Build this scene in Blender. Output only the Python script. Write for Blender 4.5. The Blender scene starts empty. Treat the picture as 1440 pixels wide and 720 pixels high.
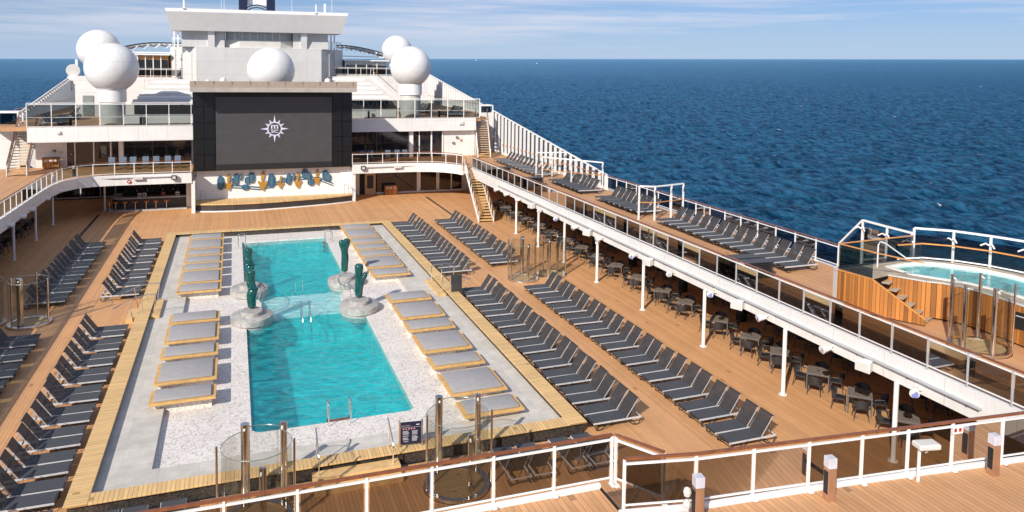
import bpy, bmesh, math, random
import numpy as np
from mathutils import Vector, Matrix
random.seed(7)
R = math.radians
scn = bpy.context.scene
COL = scn.collection

# ------------------------------------------------------------------ camera
cam_d = bpy.data.cameras.new('camera')
cam = bpy.data.objects.new('camera', cam_d); COL.objects.link(cam)
CAMLOC = Vector((4.7521, -24.1769, 13.4052))
right = Vector((0.9381656, -0.3458875, 0.0143894))
down = Vector((0.0094174, 0.0670490, 0.9977052))      # camera up
fwd = Vector((0.3460586, 0.9358773, -0.0661605))
m = Matrix((right, down, -fwd)).transposed().to_4x4()
m.translation = CAMLOC
cam.matrix_world = m
cam_d.sensor_width = 36.0
cam_d.lens = 1062.2436 / 1440 * 36
cam_d.shift_y = -(360 - 163.862) / 1440
cam_d.clip_start = 0.5
cam_d.clip_end = 60000
scn.camera = cam

# ------------------------------------------------------------------ light
SUN_EL = R(33)
sdir = Vector((-0.72 * math.cos(SUN_EL), -0.694 * math.cos(SUN_EL), math.sin(SUN_EL)))
sun_d = bpy.data.lights.new('sun', 'SUN'); sun_d.energy = 4.6; sun_d.angle = R(0.55); sun_d.color = (1.0, 0.93, 0.83)
sun = bpy.data.objects.new('sun', sun_d); COL.objects.link(sun)
sun.rotation_euler = (sdir).to_track_quat('Z', 'Y').to_euler()
scn.view_settings.view_transform = 'Standard'
scn.view_settings.look = 'None'
scn.view_settings.gamma = 1
scn.view_settings.exposure = 0.24
world = bpy.data.worlds.new("World"); scn.world = world; world.use_nodes = True
wn = world.node_tree; wn.nodes.clear()
def wN(t, **k):
    n = wn.nodes.new(t)
    for a, b in k.items(): setattr(n, a, b)
    return n
sky = wN('ShaderNodeTexSky', sky_type='NISHITA', sun_disc=False)
sky.sun_elevation = SUN_EL; sky.sun_rotation = math.atan2(-0.72, -0.694)
sky.air_density = 1.0; sky.dust_density = 0.0; sky.ozone_density = 2.5; sky.altitude = 30
tc = wN('ShaderNodeTexCoord')
mp = wN('ShaderNodeMapping'); mp.inputs['Scale'].default_value = (2.2, 2.2, 42)
nz = wN('ShaderNodeTexNoise'); nz.inputs['Scale'].default_value = 1.0; nz.inputs['Detail'].default_value = 8; nz.inputs['Roughness'].default_value = .58
rp = wN('ShaderNodeValToRGB'); rp.color_ramp.elements[0].position = .44; rp.color_ramp.elements[1].position = .60
sep = wN('ShaderNodeSeparateXYZ')
mr = wN('ShaderNodeMapRange'); mr.inputs[1].default_value = .012; mr.inputs[2].default_value = .05; mr.inputs[3].default_value = 0; mr.inputs[4].default_value = .62
mul = wN('ShaderNodeMath', operation='MULTIPLY')
mix = wN('ShaderNodeMix', data_type='RGBA'); mix.inputs[7].default_value = (8.6, 8.7, 10.0, 1)
tint = wN('ShaderNodeMix', data_type='RGBA', blend_type='MULTIPLY'); tint.inputs[0].default_value = 1; tint.inputs[7].default_value = (.50, .64, .98, 1)
bg = wN('ShaderNodeBackground'); bg.inputs['Strength'].default_value = 0.075
wo = wN('ShaderNodeOutputWorld')
L = wn.links.new
L(tc.outputs['Generated'], mp.inputs[0]); L(mp.outputs[0], nz.inputs['Vector']); L(nz.outputs['Fac'], rp.inputs[0])
L(tc.outputs['Generated'], sep.inputs[0]); L(sep.outputs[2], mr.inputs[0]); L(rp.outputs[0], mul.inputs[0]); L(mr.outputs[0], mul.inputs[1])
L(sky.outputs[0], tint.inputs[6]); L(mul.outputs[0], mix.inputs[0]); hz = wN('ShaderNodeMapRange'); hz.inputs[1].default_value = 0; hz.inputs[2].default_value = .075; hz.inputs[3].default_value = .85; hz.inputs[4].default_value = .25; L(sep.outputs[2], hz.inputs[0])
hm = wN('ShaderNodeMix', data_type='RGBA'); hm.inputs[7].default_value = (4.9, 6.6, 9.3, 1); L(hz.outputs[0], hm.inputs[0]); L(tint.outputs[2], hm.inputs[6]); L(hm.outputs[2], mix.inputs[6])
L(mix.outputs[2], bg.inputs[0]); L(bg.outputs[0], wo.inputs[0])

# ------------------------------------------------------------------ materials
def new_mat(name):
    mt = bpy.data.materials.new(name); mt.use_nodes = True
    nt = mt.node_tree; nt.nodes.clear()
    out = nt.nodes.new('ShaderNodeOutputMaterial'); b = nt.nodes.new('ShaderNodeBsdfPrincipled')
    nt.links.new(b.outputs[0], out.inputs[0])
    return mt, nt, b, out
def plain(name, col, rough=.5, metal=0., var=.12, scale=3., bump=0., bscale=60., spec=.5):
    mt, nt, b, out = new_mat(name)
    b.inputs['Roughness'].default_value = rough; b.inputs['Metallic'].default_value = metal
    b.inputs['Specular IOR Level'].default_value = spec
    c = nt.nodes.new('ShaderNodeTexCoord'); n = nt.nodes.new('ShaderNodeTexNoise')
    n.inputs['Scale'].default_value = scale; n.inputs['Detail'].default_value = 5
    g = nt.nodes.new('ShaderNodeNewGeometry')
    nt.links.new(g.outputs['Position'], n.inputs['Vector'])
    r = nt.nodes.new('ShaderNodeMapRange'); r.inputs[1].default_value = .3; r.inputs[2].default_value = .7
    r.inputs[3].default_value = 1 - var; r.inputs[4].default_value = 1 + var
    nt.links.new(n.outputs['Fac'], r.inputs[0])
    mx = nt.nodes.new('ShaderNodeVectorMath'); mx.operation = 'SCALE'; mx.inputs[0].default_value = col[:3]
    nt.links.new(r.outputs[0], mx.inputs['Scale']); nt.links.new(mx.outputs[0], b.inputs['Base Color'])
    if bump:
        n2 = nt.nodes.new('ShaderNodeTexNoise'); n2.inputs['Scale'].default_value = bscale; n2.inputs['Detail'].default_value = 3
        nt.links.new(g.outputs['Position'], n2.inputs['Vector'])
        bp = nt.nodes.new('ShaderNodeBump'); bp.inputs['Strength'].default_value = bump; bp.inputs['Distance'].default_value = .01
        nt.links.new(n2.outputs['Fac'], bp.inputs['Height']); nt.links.new(bp.outputs[0], b.inputs['Normal'])
    return mt
def planks(name, col, axis, width, seam=(.12, .06, .03), seam_w=.07, var=.14, rough=.6, joint=2.4, dirt=.12, obj=False, seam_mix=.8):
    """boards running perpendicular to `axis` (the axis that counts boards)"""
    mt, nt, b, out = new_mat(name); b.inputs['Roughness'].default_value = rough
    N = nt.nodes.new; K = nt.links.new
    if obj: src = N('ShaderNodeTexCoord').outputs['Object']
    else: src = N('ShaderNodeNewGeometry').outputs['Position']
    s = N('ShaderNodeSeparateXYZ'); K(src, s.inputs[0])
    other = {'X': 1, 'Y': 0, 'Z': 0}[axis]
    def M(op, a, bb=None):
        q = N('ShaderNodeMath'); q.operation = op
        for i, v in enumerate((a, bb)):
            if v is None: continue
            if isinstance(v, (int, float)): q.inputs[i].default_value = v
            else: K(v, q.inputs[i])
        return q.outputs[0]
    u = M('DIVIDE', s.outputs['XYZ'.index(axis)], width)
    fl = M('FLOOR', u); fr = M('SUBTRACT', u, fl)
    e = M('ABSOLUTE', M('SUBTRACT', fr, .5))
    sm = M('GREATER_THAN', e, .5 - seam_w)
    wn_ = N('ShaderNodeTexWhiteNoise'); wn_.noise_dimensions = '1D'; K(fl, wn_.inputs['W'])
    v = M('DIVIDE', s.outputs[other], joint); v = M('ADD', v, M('MULTIPLY', wn_.outputs['Value'], 7.3)); vf = M('FLOOR', v)
    ve = M('ABSOLUTE', M('SUBTRACT', M('SUBTRACT', v, vf), .5)); sm = M('MAXIMUM', sm, M('GREATER_THAN', ve, .4975))
    wn2 = N('ShaderNodeTexWhiteNoise'); wn2.noise_dimensions = '2D'
    cb = N('ShaderNodeCombineXYZ'); K(fl, cb.inputs[0]); K(vf, cb.inputs[1]); K(cb.outputs[0], wn2.inputs['Vector'])
    nz = N('ShaderNodeTexNoise'); nz.inputs['Scale'].default_value = .55; nz.inputs['Detail'].default_value = 7; K(src, nz.inputs['Vector'])
    mpp = N('ShaderNodeMapping'); sc = [14, 14, 14]; sc[other] = 1.2; mpp.inputs['Scale'].default_value = sc; K(src, mpp.inputs[0])
    gr = N('ShaderNodeTexNoise'); gr.inputs['Scale'].default_value = 2; gr.inputs['Detail'].default_value = 4; K(mpp.outputs[0], gr.inputs['Vector'])
    f = M('ADD', M('MULTIPLY', M('SUBTRACT', wn2.outputs['Value'], .5), 2 * var), M('MULTIPLY', M('SUBTRACT', nz.outputs['Fac'], .5), 3.2 * dirt))
    f = M('ADD', M('ADD', f, M('MULTIPLY', M('SUBTRACT', gr.outputs['Fac'], .5), .5)), 1)
    sc_ = N('ShaderNodeVectorMath'); sc_.operation = 'SCALE'; sc_.inputs[0].default_value = col; K(f, sc_.inputs['Scale'])
    mx = N('ShaderNodeMix'); mx.data_type = 'RGBA'; K(M('MULTIPLY', sm, seam_mix), mx.inputs[0]); K(sc_.outputs[0], mx.inputs[6]); mx.inputs[7].default_value = (*seam, 1)
    K(mx.outputs[2], b.inputs['Base Color'])
    bp = N('ShaderNodeBump'); bp.inputs['Strength'].default_value = .5; bp.inputs['Distance'].default_value = .006; K(M('SUBTRACT', 1, sm), bp.inputs['Height']); K(bp.outputs[0], b.inputs['Normal'])
    return mt
def glass(name, tintc, rough=.02, refl=1.0, shadow=True):
    mt = bpy.data.materials.new(name); mt.use_nodes = True; nt = mt.node_tree; nt.nodes.clear()
    N = nt.nodes.new; K = nt.links.new
    out = N('ShaderNodeOutputMaterial'); tr = N('ShaderNodeBsdfTransparent'); tr.inputs[0].default_value = (*tintc, 1)
    gl = N('ShaderNodeBsdfGlossy'); gl.inputs['Roughness'].default_value = rough
    fr = N('ShaderNodeFresnel'); fr.inputs[0].default_value = 1.48
    ml = N('ShaderNodeMath'); ml.operation = 'MULTIPLY'; ml.inputs[1].default_value = refl; K(fr.outputs[0], ml.inputs[0])
    mx = N('ShaderNodeMixShader'); K(ml.outputs[0], mx.inputs[0]); K(tr.outputs[0], mx.inputs[1]); K(gl.outputs[0], mx.inputs[2]); K(mx.outputs[0], out.inputs[0])
    return mt
DECK = (.60, .315, .140)
M_ = {}
M_['deck'] = planks('deck_boards', DECK, 'X', .135, seam=(.22, .11, .05), seam_w=.05, var=.10, dirt=.10, joint=60, seam_mix=.6)
M_['deck_b'] = planks('upper_deck_boards', (.56, .30, .142), 'X', .15, seam=(.20, .10, .05), seam_w=.05, var=.09, dirt=.09, joint=60, seam_mix=.7)
M_['teak_y'] = planks('border_boards_across', (.68, .45, .20), 'Y', .13, seam=(.34, .2, .07), var=.1, joint=40)
M_['teak_x'] = planks('border_boards_along', (.68, .45, .20), 'X', .13, seam=(.34, .2, .07), var=.1, joint=40)
M_['teak'] = plain('teak_trim', (.66, .43, .19), .5, var=.16, scale=4, bump=.15)
M_['teak_pod'] = plain('teak_platform', (.62, .37, .13), .5, var=.16, scale=5, bump=.15)
M_['step'] = planks('step_boards', (.50, .34, .17), 'Y', .09, seam=(.2, .12, .06), obj=True, joint=30)
M_['slat'] = planks('slat_cladding', (.40, .155, .034), 'Y', .13, seam=(.05, .02, .008), seam_w=.06, var=.42, joint=30, dirt=.2)
M_['slat_x'] = planks('slat_cladding_across', (.46, .19, .045), 'X', .13, seam=(.05, .02, .008), seam_w=.06, var=.42, joint=30, dirt=.2)
M_['rail'] = plain('varnished_handrail', (.22, .075, .03), .28, var=.2, scale=6)
M_['rail_l'] = plain('oiled_handrail', (.62, .27, .07), .35, var=.15, scale=6)
M_['white'] = plain('white_paint', (.80, .79, .77), .38, var=.035, scale=1.2, bump=.02)
M_['white_wall'] = plain('white_plating', (.68, .665, .645), .42, var=.05, scale=.7, bump=.06, bscale=1.2)
def seams(name, col, gx, gz):
    mt = plain(name, col, .42, var=.05, scale=.7); nt = mt.node_tree; N = nt.nodes.new; K = nt.links.new
    b = [n for n in nt.nodes if n.type == 'BSDF_PRINCIPLED'][0]; src = b.inputs['Base Color'].links[0].from_socket
    g = N('ShaderNodeNewGeometry'); s = N('ShaderNodeSeparateXYZ'); K(g.outputs['Position'], s.inputs[0]); a = N('ShaderNodeMath'); K(s.outputs[0], a.inputs[0]); K(s.outputs[1], a.inputs[1])
    c = N('ShaderNodeCombineXYZ'); K(a.outputs[0], c.inputs[0]); K(s.outputs[2], c.inputs[1])
    br = N('ShaderNodeTexBrick'); br.offset = 0; br.inputs['Scale'].default_value = 1; br.inputs['Brick Width'].default_value = gx; br.inputs['Row Height'].default_value = gz; br.inputs['Mortar Size'].default_value = .018
    br.inputs['Color1'].default_value = (1, 1, 1, 1); br.inputs['Color2'].default_value = (.97, .97, .97, 1); br.inputs['Mortar'].default_value = (.78, .77, .75, 1); K(c.outputs[0], br.inputs['Vector'])
    st = N('ShaderNodeTexNoise'); mp2 = N('ShaderNodeMapping'); mp2.inputs['Scale'].default_value = (2.2, 2.2, .12); K(g.outputs['Position'], mp2.inputs[0]); K(mp2.outputs[0], st.inputs['Vector']); st.inputs['Detail'].default_value = 5
    sr = N('ShaderNodeMapRange'); sr.inputs[1].default_value = .35; sr.inputs[2].default_value = .7; sr.inputs[3].default_value = 1.02; sr.inputs[4].default_value = .93; K(st.outputs['Fac'], sr.inputs[0])
    m1 = N('ShaderNodeVectorMath'); m1.operation = 'MULTIPLY'; K(src, m1.inputs[0]); K(br.outputs['Color'], m1.inputs[1]); m2 = N('ShaderNodeVectorMath'); m2.operation = 'SCALE'; K(m1.outputs[0], m2.inputs[0]); K(sr.outputs[0], m2.inputs['Scale']); K(m2.outputs[0], b.inputs['Base Color'])
    return mt
M_['white_wall'] = seams('white_plating', (.78, .765, .735), 2.4, 1.25)
M_['house_wall'] = seams('light_grey_plating', (.60, .60, .585), 3.0, 1.5)
M_['dome'] = seams('dome_shell', (.76, .755, .74), 3.2, 1.9)
M_['offwhite'] = plain('offwhite_paint', (.62, .60, .56), .5, var=.08, scale=1.5)
M_['table_leg'] = plain('table_leg_paint', (.10, .10, .105), .4)
M_['grey'] = plain('grey_paint', (.42, .43, .44), .45, var=.08)
M_['dgrey'] = plain('dark_grey_paint', (.045, .047, .05), .45, var=.15)
M_['black'] = plain('black_panel', (.007, .007, .008), .3, var=.3)
M_['blackm'] = plain('black_matt', (.010, .010, .011), .6, var=.2)
M_['hole'] = plain('interior_shade', (.02, .017, .015), .7, var=.3)  # near-black colour puts the deep shade under the decks into the walls
M_['steel'] = plain('polished_steel', (.72, .70, .68), .12, 1., var=.05)
M_['steel_r'] = plain('brushed_steel', (.62, .62, .61), .32, 1., var=.08, scale=8)
M_['alu'] = plain('lounger_rail_paint', (.60, .61, .63), .35, .1, var=.06)
M_['legs'] = plain('lounger_leg_paint', (.03, .03, .033), .4, var=.2)
M_['sculp'] = plain('glazed_teal_ceramic', (.006, .075, .068), .14, var=.25, scale=4, spec=.8)
M_['cushion'] = plain('grey_cushion', (.335, .325, .325), .9, var=.06, scale=4, bump=.25, bscale=6)
M_['orange'] = plain('orange_seat', (.62, .19, .03), .45)
M_['tabletop'] = plain('weathered_table_top', (.17, .14, .12), .6, var=.22, scale=7)
M_['chair'] = plain('charcoal_resin', (.030, .030, .033), .5, var=.2)
M_['chair_b'] = plain('blue_grey_sling', (.10, .14, .20), .7, var=.1)
M_['teal_art'] = plain('petrol_mosaic', (.008, .105, .19), .3, var=.55, scale=14)
M_['gold_art'] = plain('gold_mosaic', (.42, .22, .035), .35, var=.35, scale=14)
M_['logo'] = plain('pale_logo', (.62, .63, .80), .5, var=.04)
M_['red'] = plain('red_paint', (.45, .03, .03), .4)
M_['blue'] = plain('blue_lens', (.22, .25, .58), .2)
M_['navy'] = plain('navy_board', (.012, .016, .045), .3)
M_['paper'] = plain('pale_print', (.45, .45, .48), .6)
M_['sand'] = plain('cream_panel', (.62, .42, .24), .5)
M_['beige'] = plain('canopy_underside', (.42, .34, .28), .55, var=.08)
M_['green'] = plain('green_sign', (.02, .35, .10), .4)
M_['skin'] = plain('ship_white', (.76, .76, .75), .45)
M_['tub'] = plain('tub_shell', (.82, .80, .74), .25, var=.03)
M_['box_w'] = plain('translucent_cap', (.56, .56, .62), .4)
# fabric with open weave: sling of the loungers
def fabric(name, col, alpha):
    mt, nt, b, out = new_mat(name)
    b.inputs['Base Color'].default_value = (*col, 1); b.inputs['Roughness'].default_value = .75
    b.inputs['Sheen Weight'].default_value = .08; b.inputs['Sheen Roughness'].default_value = .4
    g = nt.nodes.new('ShaderNodeTexCoord'); n = nt.nodes.new('ShaderNodeTexNoise'); n.inputs['Scale'].default_value = 5; n.inputs['Detail'].default_value = 4
    nt.links.new(g.outputs['Object'], n.inputs['Vector'])
    r = nt.nodes.new('ShaderNodeMapRange'); r.inputs[3].default_value = .7; r.inputs[4].default_value = 1.3
    s = nt.nodes.new('ShaderNodeVectorMath'); s.operation = 'SCALE'; s.inputs[0].default_value = col
    nt.links.new(n.outputs['Fac'], r.inputs[0]); nt.links.new(r.outputs[0], s.inputs['Scale']); nt.links.new(s.outputs[0], b.inputs['Base Color'])
    if alpha < 1: b.inputs['Alpha'].default_value = alpha
    return mt
M_['sling'] = fabric('charcoal_sling', (.050, .053, .062), 1)
M_['sling_b'] = fabric('charcoal_sling_back', (.036, .033, .034), .95)
M_['glass_dark'] = glass('smoked_glass', (.30, .265, .235), refl=.9)
M_['glass_deep'] = glass('deep_smoked_glass', (.21, .18, .16), refl=.8)
M_['glass_grey'] = glass('grey_tinted_glass', (.40, .45, .45), refl=.9)
M_['glass_fence'] = glass('dark_fence_glass', (.16, .20, .25), refl=.8)
M_['edge'] = plain('glass_edge_grey', (.16, .20, .19), .2)
M_['glass_clear'] = glass('clear_glass', (.90, .93, .92), refl=.9)
M_['glass_smoke'] = glass('shower_glass', (.86, .87, .85), refl=.22)
M_['window'] = plain('window_glass', (.012, .014, .018), .04, var=.3, spec=.9)
M_['window_b'] = plain('bronze_window_glass', (.030, .017, .012), .05, var=.4, spec=.7)
# pebble floor
def pebbles():
    mt, nt, b, out = new_mat('pebble_floor'); b.inputs['Roughness'].default_value = .6
    g = nt.nodes.new('ShaderNodeNewGeometry'); v = nt.nodes.new('ShaderNodeTexVoronoi'); v.inputs['Scale'].default_value = 19
    nt.links.new(g.outputs['Position'], v.inputs['Vector'])
    s = nt.nodes.new('ShaderNodeSeparateColor'); nt.links.new(v.outputs['Color'], s.inputs[0])
    r = nt.nodes.new('ShaderNodeValToRGB'); e = r.color_ramp.elements; e[0].position = 0; e[0].color = (.48, .44, .40, 1); e[1].position = 1; e[1].color = (.80, .76, .71, 1)
    e2 = e.new(.25); e2.color = (.67, .62, .57, 1); e3 = e.new(.10); e3.color = (.46, .42, .39, 1)
    nt.links.new(s.outputs[0], r.inputs[0])
    n = nt.nodes.new('ShaderNodeTexNoise'); n.inputs['Scale'].default_value = .6; n.inputs['Detail'].default_value = 5; nt.links.new(g.outputs['Position'], n.inputs['Vector'])
    mr_ = nt.nodes.new('ShaderNodeMapRange'); mr_.inputs[3].default_value = .82; mr_.inputs[4].default_value = 1.12; nt.links.new(n.outputs['Fac'], mr_.inputs[0])
    sc = nt.nodes.new('ShaderNodeVectorMath'); sc.operation = 'SCALE'; nt.links.new(r.outputs[0], sc.inputs[0]); nt.links.new(mr_.outputs[0], sc.inputs['Scale'])
    nt.links.new(sc.outputs[0], b.inputs['Base Color'])
    return mt
M_['pebble'] = pebbles()
def tiles(name, col, w, grout, var=.06):
    mt, nt, b, out = new_mat(name); b.inputs['Roughness'].default_value = .55
    g = nt.nodes.new('ShaderNodeNewGeometry'); br = nt.nodes.new('ShaderNodeTexBrick'); br.inputs['Scale'].default_value = 1
    br.inputs['Brick Width'].default_value = w; br.inputs['Row Height'].default_value = w; br.offset = 0; br.inputs['Mortar Size'].default_value = .006
    br.inputs['Color1'].default_value = (*[c * (1 - var) for c in col], 1); br.inputs['Color2'].default_value = (*[c * (1 + var) for c in col], 1); br.inputs['Mortar'].default_value = (*grout, 1)
    nt.links.new(g.outputs['Position'], br.inputs['Vector'])
    n = nt.nodes.new('ShaderNodeTexNoise'); n.inputs['Scale'].default_value = 2.2; n.inputs['Detail'].default_value = 7; nt.links.new(g.outputs['Position'], n.inputs['Vector'])
    mr_ = nt.nodes.new('ShaderNodeMapRange'); mr_.inputs[1].default_value = .3; mr_.inputs[2].default_value = .7; mr_.inputs[3].default_value = .86; mr_.inputs[4].default_value = 1.1; nt.links.new(n.outputs['Fac'], mr_.inputs[0])
    sc = nt.nodes.new('ShaderNodeVectorMath'); sc.operation = 'SCALE'; nt.links.new(br.outputs['Color'], sc.inputs[0]); nt.links.new(mr_.outputs[0], sc.inputs['Scale'])
    nt.links.new(sc.outputs[0], b.inputs['Base Color'])
    return mt
def cells(name, col, scale, var):
    mt, nt, b, out = new_mat(name); b.inputs['Roughness'].default_value = .5
    g = nt.nodes.new('ShaderNodeNewGeometry'); v = nt.nodes.new('ShaderNodeTexVoronoi'); v.inputs['Scale'].default_value = scale; v.distance = 'CHEBYCHEV'; v.inputs['Randomness'].default_value = .35
    nt.links.new(g.outputs['Position'], v.inputs['Vector']); s = nt.nodes.new('ShaderNodeSeparateColor'); nt.links.new(v.outputs['Color'], s.inputs[0])
    n = nt.nodes.new('ShaderNodeTexNoise'); n.inputs['Scale'].default_value = 3; n.inputs['Detail'].default_value = 6; nt.links.new(g.outputs['Position'], n.inputs['Vector'])
    a = nt.nodes.new('ShaderNodeMapRange'); a.inputs[3].default_value = 1 - var; a.inputs[4].default_value = 1 + var; nt.links.new(s.outputs[0], a.inputs[0])
    a2 = nt.nodes.new('ShaderNodeMapRange'); a2.inputs[1].default_value = .3; a2.inputs[2].default_value = .7; a2.inputs[3].default_value = .82; a2.inputs[4].default_value = 1.12; nt.links.new(n.outputs['Fac'], a2.inputs[0])
    m2 = nt.nodes.new('ShaderNodeMath'); m2.operation = 'MULTIPLY'; nt.links.new(a.outputs[0], m2.inputs[0]); nt.links.new(a2.outputs[0], m2.inputs[1])
    sc = nt.nodes.new('ShaderNodeVectorMath'); sc.operation = 'SCALE'; sc.inputs[0].default_value = col; nt.links.new(m2.outputs[0], sc.inputs['Scale']); nt.links.new(sc.outputs[0], b.inputs['Base Color'])
    return mt
M_['tile'] = tiles('stone_tiles', (.57, .535, .475), 1.2, (.42, .40, .38))
M_['basin'] = tiles('pool_mosaic', (.015, .60, .64), .3, (.04, .60, .64), .10)
M_['shallow'] = tiles('shallow_mosaic', (.90, .93, .91), .3, (.75, .82, .82), .10)
M_['stone'] = cells('mosaic_stone', (.40, .385, .36), 9.0, .16)
M_['mosaic'] = cells('dark_mosaic', (.045, .038, .034), 34, .8)
def water(name, tintc, scale, strength, dist, dcol=(.01, .55, .62), dmix=.12):
    mt = bpy.data.materials.new(name); mt.use_nodes = True; nt = mt.node_tree; nt.nodes.clear()
    N = nt.nodes.new; K = nt.links.new
    out = N('ShaderNodeOutputMaterial'); tr = N('ShaderNodeBsdfTransparent'); tr.inputs[0].default_value = (*tintc, 1)
    gl = N('ShaderNodeBsdfGlossy'); gl.inputs['Roughness'].default_value = .10
    g = N('ShaderNodeNewGeometry'); mp_ = N('ShaderNodeMapping'); mp_.inputs['Scale'].default_value = (.55, 1.0, 1); mp_.inputs['Rotation'].default_value = (0, 0, .25); K(g.outputs['Position'], mp_.inputs[0])
    n = N('ShaderNodeTexNoise'); n.inputs['Scale'].default_value = scale; n.inputs['Detail'].default_value = 4; n.inputs['Distortion'].default_value = .8; K(mp_.outputs[0], n.inputs['Vector'])
    bp = N('ShaderNodeBump'); bp.inputs['Strength'].default_value = strength; bp.inputs['Distance'].default_value = dist; K(n.outputs['Fac'], bp.inputs['Height'])
    fr = N('ShaderNodeFresnel'); fr.inputs[0].default_value = 1.33; K(bp.outputs[0], fr.inputs['Normal']); K(bp.outputs[0], gl.inputs['Normal'])
    # diffuse colour mixed in by noise: its patches stand in for caustic light
    df = N('ShaderNodeBsdfDiffuse'); df.inputs[0].default_value = (*dcol, 1); K(bp.outputs[0], df.inputs['Normal'])
    fm = N('ShaderNodeMath'); fm.operation = 'MULTIPLY'; fm.inputs[1].default_value = .55; K(fr.outputs[0], fm.inputs[0])
    m0 = N('ShaderNodeMixShader'); nb = N('ShaderNodeTexNoise'); nb.inputs['Scale'].default_value = 1.6; nb.inputs['Detail'].default_value = 7; nb.inputs['Roughness'].default_value = .65; nb.inputs['Distortion'].default_value = 1.5; K(mp_.outputs[0], nb.inputs['Vector']); rb = N('ShaderNodeMapRange'); rb.inputs[1].default_value = .38; rb.inputs[2].default_value = .66; rb.inputs[3].default_value = dmix * .3; rb.inputs[4].default_value = dmix * 2.2; K(nb.outputs['Fac'], rb.inputs[0]); K(rb.outputs[0], m0.inputs[0]); K(tr.outputs[0], m0.inputs[1]); K(df.outputs[0], m0.inputs[2])
    mx = N('ShaderNodeMixShader'); K(fm.outputs[0], mx.inputs[0]); K(m0.outputs[0], mx.inputs[1]); K(gl.outputs[0], mx.inputs[2]); K(mx.outputs[0], out.inputs[0])
    return mt
M_['water'] = water('pool_water', (.82, .985, .99), 2.6, 1.0, .22, (.05, .72, .76), .17)
M_['water_tub'] = water('tub_water', (.60, .95, .96), 4, .8, .010, (.30, .86, .86), .5)

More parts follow.
